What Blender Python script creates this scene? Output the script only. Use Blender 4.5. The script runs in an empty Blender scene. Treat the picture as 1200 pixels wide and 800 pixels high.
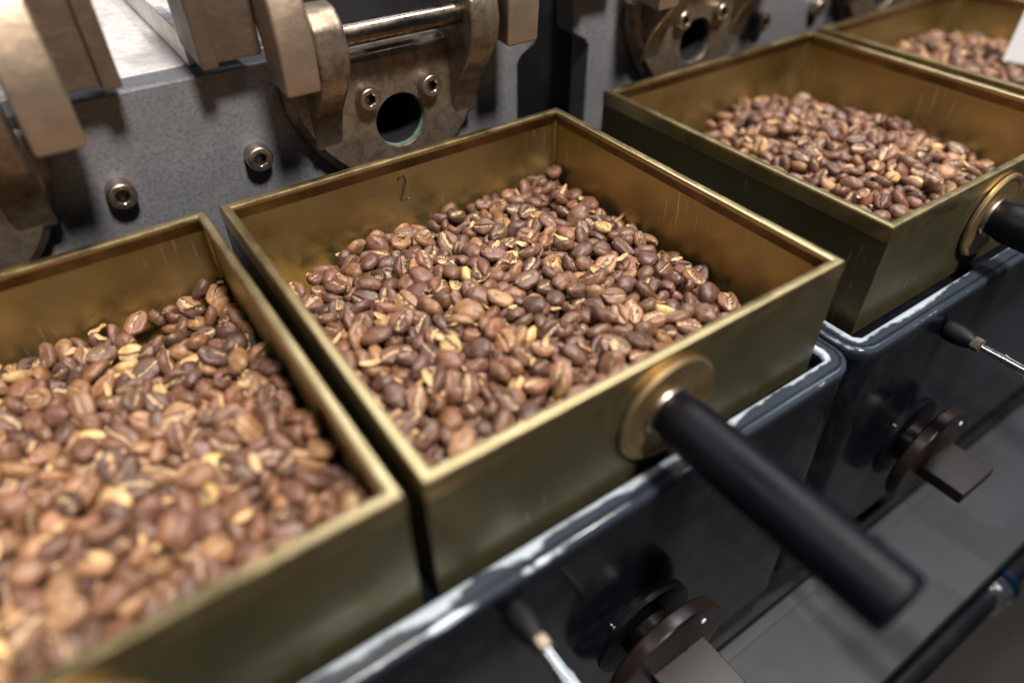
import bpy, bmesh, math, random
import numpy as np
from mathutils import Vector, Matrix, Quaternion, Euler

random.seed(5)
S = 0.01                      # everything below is laid out in centimetres
sc = bpy.context.scene
COL = sc.collection

# ------------------------------------------------------------------ camera
def basis(yaw, pitch, roll):
    cy, sy, cp, sp = math.cos(yaw), math.sin(yaw), math.cos(pitch), math.sin(pitch)
    f = Vector((sy*cp, cy*cp, -sp)); r = Vector((cy, -sy, 0)); u = r.cross(f)
    cr, sr = math.cos(roll), math.sin(roll)
    return cr*r + sr*u, -sr*r + cr*u, f
cam_d = bpy.data.cameras.new('camera'); cam = bpy.data.objects.new('camera', cam_d); COL.objects.link(cam)
r_, u_, f_ = basis(0.5979, 0.7119, -0.0101)
cam.matrix_world = Matrix(((r_[0], u_[0], -f_[0], -3.446*S), (r_[1], u_[1], -f_[1], -8.321*S),
                           (r_[2], u_[2], -f_[2], 11.444*S), (0, 0, 0, 1)))
cam_d.lens = 813.15*36/1200; cam_d.sensor_width = 36; cam_d.clip_start = 0.005; cam_d.clip_end = 50
cam_d.dof.use_dof = True; cam_d.dof.focus_distance = 24.6*S; cam_d.dof.aperture_fstop = 3.8
cam_d.dof.aperture_blades = 9
sc.camera = cam

# ------------------------------------------------------------------ world, lamps, exposure
w = bpy.data.worlds.new('World'); sc.world = w; w.use_nodes = True
bg = w.node_tree.nodes['Background']; bg.inputs[0].default_value = (.6, .7, .85, 1); bg.inputs[1].default_value = 0.05
def lamp(name, loc, target, size, power, col, shape='DISK', size_y=None):
    d = bpy.data.lights.new(name, 'AREA'); d.shape = shape; d.size = size*S; d.energy = power; d.color = col
    if size_y: d.size_y = size_y*S
    o = bpy.data.objects.new(name, d); COL.objects.link(o); o.location = Vector(loc)*S
    o.rotation_euler = (Vector(target)-Vector(loc)).to_track_quat('-Z', 'Y').to_euler()
    return o
lamp('ceiling_spot_key', (12, -74, 137), (6, 6, -2), 26, 41, (1, .94, .87))
lamp('ceiling_spot_side', (75, 0, 160), (8, 6, -2), 10, 14, (1, .95, .9))
lamp('ceiling_strip_light', (95, 79, 150), (30, 6, -4), 230, 17, (.84, .92, 1), 'RECTANGLE', 34)
lamp('left_fill', (-110, 10, 150), (10, 6, -4), 120, 7, (.95, .97, 1), 'RECTANGLE', 20)  # added fill from the left, brightens the outer left tray walls
sc.view_settings.view_transform = 'Standard'; sc.view_settings.look = 'None'
sc.view_settings.exposure = 0.35; sc.view_settings.gamma = 1.0; sc.view_settings.use_curve_mapping = False
sc.cycles.use_denoising = True
sc.cycles.max_bounces = 8

# ------------------------------------------------------------------ materials
class NT:
    def __init__(s, name):
        s.m = bpy.data.materials.new(name); s.m.use_nodes = True; s.t = s.m.node_tree; s.n = s.t.nodes
        s.b = s.n['Principled BSDF']
    def new(s, typ, **kw):
        n = s.n.new(typ)
        for k, v in kw.items(): setattr(n, k, v)
        return n
    def link(s, a, b): s.t.links.new(a, b)
    def coord(s, kind='Object', scale=(1, 1, 1), rot=(0, 0, 0)):
        tc = s.new('ShaderNodeTexCoord'); mp = s.new('ShaderNodeMapping')
        mp.inputs['Scale'].default_value = scale; mp.inputs['Rotation'].default_value = rot
        s.link(tc.outputs[kind], mp.inputs[0]); return mp.outputs[0]
    def noise(s, vec, scale, detail=4, rough=.6, dist=0):
        n = s.new('ShaderNodeTexNoise'); n.inputs['Scale'].default_value = scale; n.inputs['Detail'].default_value = detail
        n.inputs['Roughness'].default_value = rough; n.inputs['Distortion'].default_value = dist
        s.link(vec, n.inputs['Vector']); return n.outputs[0]
    def ramp(s, fac, stops):
        r = s.new('ShaderNodeValToRGB'); e = r.color_ramp.elements
        while len(e) < len(stops): e.new(.5)
        for i, (p, c) in enumerate(stops):
            e[i].position = p; e[i].color = (c, c, c, 1) if not hasattr(c, '__len__') else (*c, 1)
        s.link(fac, r.inputs[0]); return r.outputs[0]
    def mix(s, fac, a, b, mode='MIX'):
        m = s.new('ShaderNodeMix', data_type='RGBA', blend_type=mode)
        for k, v in ((0, fac), (6, a), (7, b)):
            if hasattr(v, 'links'): s.link(v, m.inputs[k])
            elif hasattr(v, '__len__'): m.inputs[k].default_value = (*v, 1)
            else: m.inputs[k].default_value = v if k == 0 else (v, v, v, 1)
        return m.outputs[2]
    def math(s, op, a, b=0.0, c=None, clamp=False):
        m = s.new('ShaderNodeMath', operation=op, use_clamp=clamp)
        for i, v in enumerate((a, b) if c is None else (a, b, c)):
            if hasattr(v, 'links'): s.link(v, m.inputs[i])
            else: m.inputs[i].default_value = v
        return m.outputs[0]
    def bump(s, h, strength, dist=.0002):
        b = s.new('ShaderNodeBump'); b.inputs['Strength'].default_value = strength; b.inputs['Distance'].default_value = dist
        s.link(h, b.inputs['Height']); s.link(b.outputs[0], s.b.inputs['Normal'])
    def set(s, **kw):
        for k, v in kw.items():
            i = s.b.inputs[k.replace('_', ' ')]
            if hasattr(v, 'links'): s.link(v, i)
            elif hasattr(v, '__len__'): i.default_value = (*v, 1)
            else: i.default_value = v
        return s.m

def metal(name, c1, c2, rough, scale=60, grain=(1, 1, 1), bump=.15, r2=.12, metallic=1.0, speck=None, scratches=0, glow_dust=False, bd=.0002):
    t = NT(name); v = t.coord('Object', grain)
    n1 = t.noise(v, scale, 5, .65); n2 = t.noise(t.coord('Object'), scale*9, 3, .7)
    col = t.mix(t.ramp(n1, [(.32, 0), (.7, 1)]), c1, c2)
    if speck: col = t.mix(t.ramp(n2, [(.45, 0), (.62, 1)]), col, speck)
    rr = t.ramp(t.noise(t.coord('Object', (1, 1, 1.7)), scale*1.7, 6, .7), [(.3, max(0, rough-r2)), (.75, rough+r2)])
    if scratches:
        vs = t.coord('Object', (1, 1, .05), (math.radians(14), math.radians(9), 0))
        sn = t.noise(vs, 900, 2, .5); big = t.noise(t.coord('Object'), 28, 2, .5)
        msk = t.math('MULTIPLY', t.ramp(sn, [(.63, 0), (.68, 1)]), t.ramp(big, [(.55, 0), (.66, 1)]))
        sp = t.ramp(t.noise(t.coord('Object'), 700, 2, .5), [(.75, 0), (.8, 1)])
        msk = t.math('MAXIMUM', msk, t.math('MULTIPLY', sp, t.ramp(big, [(.42, 0), (.6, .7)])))
        msk = t.math('MULTIPLY', msk, scratches)
        col = t.mix(msk, col, (.75, .68, .5))
    if glow_dust:  # low on the walls: painted golden glow off the beans, plus dark dust specks
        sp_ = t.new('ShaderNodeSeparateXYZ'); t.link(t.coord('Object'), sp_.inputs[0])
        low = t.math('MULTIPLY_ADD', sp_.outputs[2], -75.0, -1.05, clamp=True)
        glow_blot = t.ramp(t.noise(t.coord('Object'), 95, 6, .75, .6), [(.40, 0), (.62, 1)])
        glow_mask = t.math('MULTIPLY', low, t.math('MULTIPLY', glow_blot, .8))
        col = t.mix(glow_mask, col, (.46, .31, .115))
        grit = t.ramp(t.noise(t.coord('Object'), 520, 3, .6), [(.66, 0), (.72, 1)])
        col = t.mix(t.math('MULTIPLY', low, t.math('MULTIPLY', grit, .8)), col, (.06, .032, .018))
        rr = t.mix(glow_mask, rr, .6)
    t.bump(n2 if bd < .0003 else t.math('ADD', n2, t.math('MULTIPLY', t.noise(v, scale*2.5, 4, .6), 2)), bump, bd)
    return t.set(Base_Color=col, Metallic=metallic, Roughness=rr)

M = {}
M['brass_in'] = metal('brass_inside', (.38, .30, .12), (.50, .41, .19), .41, 22, (1, 1, .6), .06, .08, scratches=.8, glow_dust=True)
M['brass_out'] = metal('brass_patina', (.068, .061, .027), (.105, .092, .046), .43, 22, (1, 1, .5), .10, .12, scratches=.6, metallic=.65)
M['brass_rim'] = metal('brass_rim', (.50, .375, .18), (.60, .465, .25), .36, 60, bump=.06, r2=.1)
M['ring'] = metal('handle_ring_brass', (.30, .21, .11), (.40, .29, .15), .54, 60, bump=.06, r2=.08)
M['hem'] = metal('hem_shade_tarnish', (.13, .092, .042), (.20, .145, .07), .34, 40, bump=.04)  # dark band under the bead: its shade put into the brass colour
M['weld'] = metal('weld_seam', (.40, .30, .16), (.5, .40, .24), .42, 120)
M['iron'] = metal('cast_iron', (.15, .15, .163), (.20, .20, .215), .5, 75, bump=.8, metallic=.3, speck=(.125, .125, .137))
M['iron_dark'] = metal('dark_iron', (.018, .018, .02), (.035, .035, .04), .5, 40, bump=.4, metallic=.5)
M['bronze'] = metal('cast_bronze', (.19, .145, .105), (.27, .21, .155), .44, 30, bump=.6, metallic=.75, speck=(.15, .115, .085), bd=.0003)
M['bronze_arm'] = metal('pale_cast_bronze', (.34, .25, .175), (.42, .315, .225), .42, 45, bump=.35, metallic=.8, bd=.0003)
M['bronze_brown'] = metal('brown_cast_bronze', (.135, .095, .068), (.18, .13, .09), .5, 50, bump=.7, metallic=.7, bd=.0003)
M['steel'] = metal('bolt_steel', (.42, .35, .29), (.52, .44, .37), .36, 60, bump=.05)
M['recess'] = metal('recess_shade', (.09, .085, .08), (.13, .12, .11), .5, 60)  # shade inside the bolt sockets, put into a darker steel colour
M['shaft'] = metal('shaft_steel', (.13, .105, .085), (.22, .18, .145), .27, 90, (1, 6, 6), .05)
M['chrome'] = metal('chrome', (.8, .8, .8), (.9, .9, .9), .12, 90, bump=.03, r2=.05)
M['silver'] = metal('galvanised_sheet', (.74, .70, .68), (.84, .82, .81), .5, 30, bump=.2, metallic=.5, speck=(.66, .60, .56))
M['verdigris'] = metal('verdigris_bore', (.07, .17, .13), (.20, .36, .28), .75, 250, bump=1, metallic=.1, speck=(.04, .035, .025))
M['blue'] = metal('blue_anodised', (.015, .05, .10), (.025, .07, .13), .35, 60, bump=.03)
def plastic(name, c, rough, coat=0, scale=300, bump=.05, var=.3, spec=.5):
    t = NT(name); n = t.noise(t.coord('Object'), scale, 4, .6)
    col = t.mix(n, tuple(x*(1-var) for x in c), tuple(x*(1+var) for x in c))
    t.bump(n, bump); t.set(Coat_Weight=coat, Coat_Roughness=.06, Specular_IOR_Level=spec)
    return t.set(Base_Color=col, Roughness=t.ramp(t.noise(t.coord('Object'), 70, 4, .6), [(.3, rough*.8), (.7, rough*1.25)]))
M['handle'] = plastic('black_plastic', (.0018, .0022, .0038), .42, scale=500, bump=.12, spec=.2)
M['bakelite'] = plastic('brown_bakelite', (.012, .0072, .0058), .34, 0, spec=.28)
M['white'] = plastic('white_paint', (.8, .8, .8), .4)
M['rubber'] = plastic('black_rubber', (.003, .003, .0035), .5, spec=.2)
M['paper'] = plastic('paper', (.75, .76, .8), .8, bump=.2, var=.03)
M['stamp'] = plastic('groove_shade', (.02, .013, .006), .6)  # shade in the stamped groove, painted as a dark raised line
M['bench'] = plastic('bench_paint', (.040, .043, .048), .45, scale=60, var=.35, spec=.35)
t_ = NT('bench_paint_reflections'); vo = t_.new('ShaderNodeTexVoronoi', distance='CHEBYCHEV'); vo.inputs['Scale'].default_value = 42; vo.inputs['Randomness'].default_value = .35
t_.link(t_.coord('Object'), vo.inputs['Vector']); g_ = t_.ramp(vo.outputs['Color'], [(.2, .35), (.8, 1)])  # soft squares: checkered reflections painted into the bench colour
n_ = t_.noise(t_.coord('Object'), 60, 5, .65)
M['bench'] = t_.set(Base_Color=t_.mix(t_.mix(.55, n_, g_), (.009, .010, .012), (.032, .035, .040)), Roughness=.46, Specular_IOR_Level=.28)
M['floor'] = plastic('floor_concrete', (.026, .021, .018), .7, scale=12)
M['wall'] = plastic('dark_wall', (.04, .036, .032), .8, scale=5)

def enamel():
    t = NT('black_enamel_worn')
    geo = t.new('ShaderNodeNewGeometry'); tc = t.new('ShaderNodeTexCoord')
    at = t.new('ShaderNodeAttribute'); at.attribute_name = 'wear_sheen'
    big = t.noise(t.coord('Object'), 22, 4, .6, .8); fine = t.noise(t.coord('Object'), 420, 4, .7)
    # worn to bare metal along the two lip edges, broken up by noise
    s2 = t.math('ADD', at.outputs['Fac'], t.math('ADD', t.math('MULTIPLY', t.math('SUBTRACT', big, .5), 2.6), t.math('MULTIPLY', t.math('SUBTRACT', fine, .5), .35)))
    msk = t.math('MULTIPLY', t.ramp(s2, [(.66, 0), (.86, 1)]), t.ramp(at.outputs['Fac'], [(.2, 0), (.3, 1)]))
    rub = t.ramp(t.noise(t.coord('Object', (1, 3, 1)), 60, 6, .75), [(.5, 0), (.8, 1)])
    col = t.mix(t.math('MULTIPLY', rub, .07), (.0035, .004, .006), (.16, .18, .22))
    col = t.mix(t.ramp(at.outputs['Fac'], [(.05, 0), (.35, .8)]), col, (.030, .038, .052))  # bluish lip base: cool reflected light painted into the enamel
    col2 = t.mix(msk, col, (.40, .45, .50))
    t.link(t.math('MULTIPLY', msk, .35), t.b.inputs['Metallic'])
    rgh = t.mix(msk, t.ramp(rub, [(0, .13), (1, .26)]), .5)
    t.bump(fine, .07)
    return t.set(Base_Color=col2, Roughness=rgh, Specular_IOR_Level=.24)
M['enamel'] = enamel()

def bean_mat(name, joined):
    t = NT(name)
    la = t.new('ShaderNodeAttribute'); la.attribute_name = 'lco'
    if joined:
        ca = t.new('ShaderNodeAttribute'); ca.attribute_name = 'bcol'; colr = ca.outputs['Color']
        ra = t.new('ShaderNodeAttribute'); ra.attribute_name = 'brnd'; rnd = ra.outputs['Fac']
    else:
        oi = t.new('ShaderNodeObjectInfo'); colr = oi.outputs['Color']; rnd = oi.outputs['Random']
    add = t.new('ShaderNodeVectorMath', operation='ADD'); sc_ = t.new('ShaderNodeVectorMath', operation='SCALE')
    cmb = t.new('ShaderNodeCombineXYZ')
    for i in range(3): t.link(rnd, cmb.inputs[i])
    t.link(cmb.outputs[0], sc_.inputs[0]); sc_.inputs['Scale'].default_value = 37.0
    t.link(la.outputs['Vector'], add.inputs[0]); t.link(sc_.outputs[0], add.inputs[1]); v = add.outputs[0]
    ms = t.new('ShaderNodeAttribute'); ms.attribute_name = 'crease'
    n1 = t.noise(v, 3.2, 4, .65); n2 = t.noise(v, 16, 5, .75); n3 = t.noise(v, 6, 4, .7, 1.0)
    c = t.mix(t.ramp(n1, [(.3, 0), (.75, 1)]), (.62, .58, .54), (1.38, 1.32, 1.26))
    c = t.mix(1.0, colr, c, 'MULTIPLY')
    c = t.mix(t.ramp(n2, [(.35, .45), (.6, 0)]), c, (.02, .010, .007))
    # silverskin: in the crease of most beans, and in flecks
    k = t.math('MULTIPLY', ms.outputs['Fac'], t.ramp(n3, [(.34, .2), (.62, 1)]))
    k = t.math('SUBTRACT', k, t.math('MULTIPLY', t.math('SUBTRACT', n2, .5), .8))
    k = t.ramp(k, [(.43, 0), (.62, .9)])
    fl = t.math('MULTIPLY', t.ramp(t.noise(v, 4.3, 5, .7, 2.0), [(.63, 0), (.70, .85)]), t.ramp(rnd, [(.55, 0), (.75, 1)]))
    k = t.math('MAXIMUM', k, fl)
    tan = t.mix(n2, (.70, .50, .29), (.36, .21, .11))
    dark = t.mix(t.ramp(ms.outputs['Fac'], [(.3, 0), (.8, .75)]), c, (.02, .01, .006))
    c = t.mix(k, dark, tan)
    vm = t.new('ShaderNodeVectorMath', operation='MULTIPLY'); t.link(v, vm.inputs[0]); vm.inputs[1].default_value = (2.4, .7, .7)
    n4 = t.noise(vm.outputs[0], 6, 3, .6, .6)
    h = t.math('ADD', t.math('ADD', t.math('MULTIPLY', n2, .5), n1), t.math('MULTIPLY', n4, .8))
    t.bump(h, .4, .0006)
    rgh = t.mix(k, t.ramp(n1, [(.3, .33), (.7, .47)]), .75)
    return t.set(Base_Color=c, Roughness=rgh, Specular_IOR_Level=.55)
M['bean'] = bean_mat('roasted_bean', False)
M['bean_j'] = bean_mat('roasted_bean_mass', True)
tc_ = NT('chaff'); nn = tc_.noise(tc_.coord('Object'), 260, 4, .7)
M['chaff'] = tc_.set(Base_Color=tc_.mix(nn, (.62, .42, .20), (.36, .20, .09)), Roughness=.7)

# ------------------------------------------------------------------ mesh helpers (centimetres)
def finish(bm, bevel=0, seg=2, ang=35):
    bmesh.ops.remove_doubles(bm, verts=bm.verts, dist=1e-5)
    bmesh.ops.recalc_face_normals(bm, faces=bm.faces)
    if bevel:
        ed = [e for e in bm.edges if len(e.link_faces) == 2 and e.calc_face_angle(0) > math.radians(ang)]
        bmesh.ops.bevel(bm, geom=ed, offset=bevel, segments=seg, profile=.5, affect='EDGES', clamp_overlap=True)
    return bm
def mesh_from(name, bm, mat, smooth=40):
    me = bpy.data.meshes.new(name); bmesh.ops.scale(bm, vec=(S, S, S), verts=bm.verts); bm.to_mesh(me); bm.free()
    for m in (mat if isinstance(mat, (list, tuple)) else [mat]): me.materials.append(M[m])
    if smooth:
        me.polygons.foreach_set('use_smooth', [True]*len(me.polygons))
        me.set_sharp_from_angle(angle=math.radians(smooth))
    return me
def obj(name, bm, mat, parent=None, off=(0, 0, 0), smooth=40):
    """link bm (cm, in its thing's own frame) as one object; off shifts it so that it sits right under a root placed at -off"""
    me = mesh_from(name, bm, mat, smooth) if isinstance(bm, bmesh.types.BMesh) else bm
    o = bpy.data.objects.new(name, me); COL.objects.link(o); o.parent = parent; o.location = Vector(off)*S
    if smooth and len(me.polygons) < 3000:
        wn = o.modifiers.new('normals', 'WEIGHTED_NORMAL'); wn.keep_sharp = True; wn.weight = 90
    return o
def tag(o, label, cat, group=None):
    o['label'] = label; o['category'] = cat
    if group: o['group'] = group
    return o
def empty(name, loc):
    o = bpy.data.objects.new(name, None); COL.objects.link(o); o.location = Vector(loc)*S; o.empty_display_size = .01; return o
def box(x0, x1, y0, y1, z0, z1, bm=None):
    bm = bm or bmesh.new()
    vs = [bm.verts.new((x, y, z)) for x in (x0, x1) for y in (y0, y1) for z in (z0, z1)]
    for f in ((0, 1, 3, 2), (4, 6, 7, 5), (0, 4, 5, 1), (2, 3, 7, 6), (0, 2, 6, 4), (1, 5, 7, 3)): bm.faces.new([vs[i] for i in f])
    return bm
def prism(pts, axis, lo, hi, bm=None):
    """extrude a 2-D outline along an axis; pts are the two remaining axes in x,y,z order"""
    bm = bm or bmesh.new()
    def P(p, t): q = list(p); q.insert(axis, t); return q
    a = [bm.verts.new(P(p, lo)) for p in pts]; b = [bm.verts.new(P(p, hi)) for p in pts]; n = len(pts)
    bm.faces.new(a); bm.faces.new(b[::-1])
    for i in range(n): bm.faces.new((a[i], b[i], b[(i+1) % n], a[(i+1) % n]))
    return bm
def lathe(prof, origin, axis=1, sgn=-1, n=40, bm=None, sx=1):
    """revolve (radius, distance) about an axis through origin"""
    bm = bm or bmesh.new(); rings = []
    for r, d in prof:
        ring = []
        for k in range(n if r > 1e-6 else 1):
            a = 2*math.pi*k/n; q = [r*math.cos(a), r*math.sin(a)]; q.insert(axis, sgn*d)
            ring.append(bm.verts.new([origin[i]+q[i] for i in range(3)]))
        rings.append(ring)
    for A, B in zip(rings, rings[1:]):
        for k in range(n):
            a = [A[k % len(A)], A[(k+1) % len(A)], B[(k+1) % len(B)], B[k % len(B)]]
            a = list(dict.fromkeys(a))
            if len(a) > 2: bm.faces.new(a)
    return bm
def tube(pts, r, bm=None, n=8):
    bm = bm or bmesh.new(); pts = [Vector(p) for p in pts]; rings = []
    for i, p in enumerate(pts):
        d = (pts[min(i+1, len(pts)-1)]-pts[max(i-1, 0)]).normalized()
        s = d.cross(Vector((0, 1, 0) if abs(d.y) < .9 else (1, 0, 0))).normalized(); t = d.cross(s)
        rings.append([bm.verts.new(p+r*(math.cos(2*math.pi*k/n)*s+math.sin(2*math.pi*k/n)*t)) for k in range(n)])
    for A, B in zip(rings, rings[1:]):
        for k in range(n): bm.faces.new((A[k], A[(k+1) % n], B[(k+1) % n], B[k]))
    bm.faces.new(rings[0][::-1]); bm.faces.new(rings[-1])
    return bm
def hexbolt(bm, x, y, z, R=.45, h=.5, rot=0.3):
    """socket cap screw facing -Y: knurled head with a hexagonal recess"""
    n = 36; hx = R*.50
    def ring(r, yy, hexa=False):
        out = []
        for k in range(n):
            a = 2*math.pi*k/n; rr = r
            if hexa: rr = r*math.cos(math.pi/6)/math.cos(((a+rot) % (math.pi/3))-math.pi/6)
            out.append(bm.verts.new((x+rr*math.cos(a), yy, z+rr*math.sin(a))))
        return out
    rs = [ring(R, y), ring(R, y-h+.08), ring(R*.93, y-h+.02), ring(R*.86, y-h), ring(hx*1.12, y-h), ring(hx, y-h+.03, True), ring(hx, y-h+.3, True)]
    for q, (A, B) in enumerate(zip(rs, rs[1:])):
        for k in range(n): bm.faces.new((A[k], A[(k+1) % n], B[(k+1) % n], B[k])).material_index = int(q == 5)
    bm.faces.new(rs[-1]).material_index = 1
    return bm

# ------------------------------------------------------------------ the setting
def structure(name, bm, mat):
    o = obj(name, bm, mat); o['kind'] = 'structure'; return o
structure('floor', box(-300, 400, -300, 400, -92, -90), 'floor')
structure('room_wall', box(-300, 400, 150, 156, -89.6, 190), 'wall')

# grey bench top under the roasters, with the step below the control boxes
bench = empty('bench', (15, 5, -20))
o_ = (-15, -5, 20)
BZ = -18.6
bm = finish(box(-60, 120, -6.55, 60, BZ-1.6, BZ), .12)
obj('bench_top', bm, 'bench', bench, o_)
obj('raised_strip', finish(box(-60, 120, -2.3, -1.75, BZ+.004, BZ+.12), .05), 'bench', bench, o_)
obj('box_shadow_strip', finish(box(-60, 120, -1.74, 30, BZ+.004, BZ+.7), .08), 'rubber', bench, o_)  # black filler painting the shadow under the control boxes
for lx in (-50, 110):
    for ly in (0, 52): obj('leg', finish(box(lx, lx+5, ly, ly+5, -89.9, BZ-1.6), .2), 'iron_dark', bench, o_)
tag(bench, 'glossy grey metal bench top below the black control boxes', 'bench')

# ------------------------------------------------------------------ a roaster: iron plate, bronze chutes and control box
def rrect(x0, x1, y0, y1, r, n=7):
    out = []
    for cx, cy, a0 in ((x1-r, y1-r, 0), (x0+r, y1-r, 90), (x0+r, y0+r, 180), (x1-r, y0+r, 270)):
        for k in range(n+1):
            a = math.radians(a0+90*k/n); out.append((cx+r*math.cos(a), cy+r*math.sin(a)))
    return out
def control_box():
    bm = bmesh.new(); lay = bm.verts.layers.float.new('wear_sheen')
    X0, X1, Y0, Y1, TOP = -15.78, 15.34, -.95, 15.2, -3.93
    rows = [(0, -16.45, 0), (0, -4.5, 0), (0, -4.10, .2), (.02, -4.02, .5), (.06, -3.96, .62), (.12, -3.935, .5), (.20, -3.93, .2), (.25, TOP, .12),
            (.34, TOP, .40), (.50, TOP, .62), (.60, TOP, .85), (.68, -3.95, 1.0), (.72, -4.02, .95), (.74, -4.12, .5), (.75, -4.6, 0)]
    loops = []
    for ins, z, wv in rows:
        pts = rrect(X0+ins, X1-ins, Y0+ins, Y1-ins, max(.12, .95-ins*1.1), 8)
        L = []
        # subdivide straight runs so the wear attribute can vary
        P = []
        for i, p in enumerate(pts):
            q = pts[(i+1) % len(pts)]; d = math.dist(p, q); k = max(1, int(d/.5))
            for j in range(k): P.append((p[0]+(q[0]-p[0])*j/k, p[1]+(q[1]-p[1])*j/k))
        loops.append((P, z, wv))
    n = min(len(P) for P, _, _ in loops)
    # resample every loop by arc parameter of the first
    def resample(P, N):
        acc = [0]
        for i in range(len(P)): acc.append(acc[-1]+math.dist(P[i], P[(i+1) % len(P)]))
        out = []; j = 0
        for k in range(N):
            t = acc[-1]*k/N
            while acc[j+1] < t: j += 1
            a, b = P[j], P[(j+1) % len(P)]; f = (t-acc[j])/max(1e-9, acc[j+1]-acc[j])
            out.append((a[0]+(b[0]-a[0])*f, a[1]+(b[1]-a[1])*f))
        return out
    rings = []
    for P, z, wv in loops:
        R = []
        for x, y in resample(P, 260):
            lean = -.04*(-3.93-z) if (z < -4.5 and y < 3) else 0
            v = bm.verts.new((x, y+lean, z)); v[lay] = wv*(1.0 if y < 1.5 else .6); R.append(v)
        rings.append(R)
    for A, B in zip(rings, rings[1:]):
        for k in range(len(A)): bm.faces.new((A[k], A[(k+1) % len(A)], B[(k+1) % len(B)], B[k]))
    bm.faces.new(rings[-1]); bm.faces.new(rings[0][::-1])
    bmesh.ops.recalc_face_normals(bm, faces=bm.faces)
    return bm
def plate_bm():
    # outline in x,z; a shallow notch and step at both ends as on the casting
    out = [(-13.9, -9), (13.55, -9), (13.55, 1.2), (13.75, 1.5), (14.5, 1.9), (14.6, 3.4), (-14.9, 3.4), (-14.8, 1.9), (-14.1, 1.5), (-13.9, 1.2)]
    bm = prism(out, 1, 16.0, 17.2)
    return finish(bm, .08, 2)
def flange_bm(cx):
    """bronze chute flange with a round bore, opening made as a ring of faces"""
    base = [(-4.1, 2.9), (-4.1, 1.6), (-3.7, .6), (-3.2, -.2), (-2.5, -1.0), (-1.2, -1.7), (0, -1.9), (1.2, -1.7), (2.4, -1.1), (3.1, -.3), (3.6, .6), (3.95, 1.6), (4.05, 2.9), (2.9, 3.25), (0, 3.3), (-2.2, 3.25)]
    hc = (0.05, .55); R = 1.0; N = 64
    def outline(a):
        # ray from the bore centre to the outline
        dx, dz = math.cos(a), math.sin(a); best = 99
        for i in range(len(base)):
            (x1, z1), (x2, z2) = base[i], base[(i+1) % len(base)]
            x1 -= hc[0]; x2 -= hc[0]; z1 -= hc[1]; z2 -= hc[1]
            den = dx*(z2-z1)-dz*(x2-x1)
            if abs(den) < 1e-9: continue
            t = (x1*(z2-z1)-z1*(x2-x1))/den; s = (x1*dz-z1*dx)/den
            if t > 0 and -1e-6 <= s <= 1+1e-6: best = min(best, t)
        return best
    bm = bmesh.new(); rings = []
    for kind, y in (('i', 15.48), ('i', 15.27), ('j', 15.2), ('m', 15.2), ('p', 15.2), ('o', 15.5), ('q', 15.98)):
        L = []
        for k in range(N):
            a = 2*math.pi*k/N; o = outline(a)
            r = {'i': R, 'j': R+.05, 'm': R+.45, 'p': o-.34, 'o': o-.03, 'q': o}[kind]
            L.append(bm.verts.new((cx+hc[0]+r*math.cos(a), y, hc[1]+r*math.sin(a))))
        rings.append(L)
    for ri, (A, B) in enumerate(zip(rings, rings[1:])):
        for k in range(N):
            f = bm.faces.new((A[k], A[(k+1) % N], B[(k+1) % N], B[k])); f.material_index = 1 if ri < 1 else 0
    return finish(bm)
def ear_bm(x0, x1):
    prof = [(15.98, .0), (15.25, .1), (15.05, .9), (14.75, 1.6), (14.25, 2.2), (13.8, 2.75), (13.45, 3.4), (13.35, 4.1), (13.5, 4.8), (13.95, 5.25), (14.6, 5.35), (15.2, 5.1), (15.6, 4.5), (15.98, 3.8)]
    return finish(prism(prof, 0, x0, x1), .16, 3, 25)
def arm_bm(x0, x1):
    prof = [(13.3, 3.0), (13.2, 4.4), (13.4, 5.6), (14.0, 7.0), (15.0, 8.6), (16.6, 10.2), (18.2, 11), (18.8, 9.6), (17.2, 8.4), (16, 7.0), (15.2, 5.4), (14.9, 4.2), (14.7, 3.15)]
    return finish(prism(prof, 0, x0, x1), .13, 3, 20)
def casting_bm(s, cx):
    """brown hinge casting: broad web with a thin flange on the side away from the arm; s=+1 extends to +x"""
    bm = bmesh.new()
    f = lambda a: cx+s*a
    prism([(14.9, 3.95), (14.9, 9.5), (16.8, 9.5), (16.8, 4.2)], 0, *sorted((f(0.0), f(1.55))), bm=bm)
    finish(bm, .12, 2)
    b2 = prism([(14.65, 3.9), (14.65, 9.6), (17.0, 9.6), (17.0, 4.1)], 0, *sorted((f(1.45), f(2.0))))
    finish(b2, .1, 2); me = bpy.data.meshes.new('t'); b2.to_mesh(me); bm.from_mesh(me); b2.free(); bpy.data.meshes.remove(me)
    return bm

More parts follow.
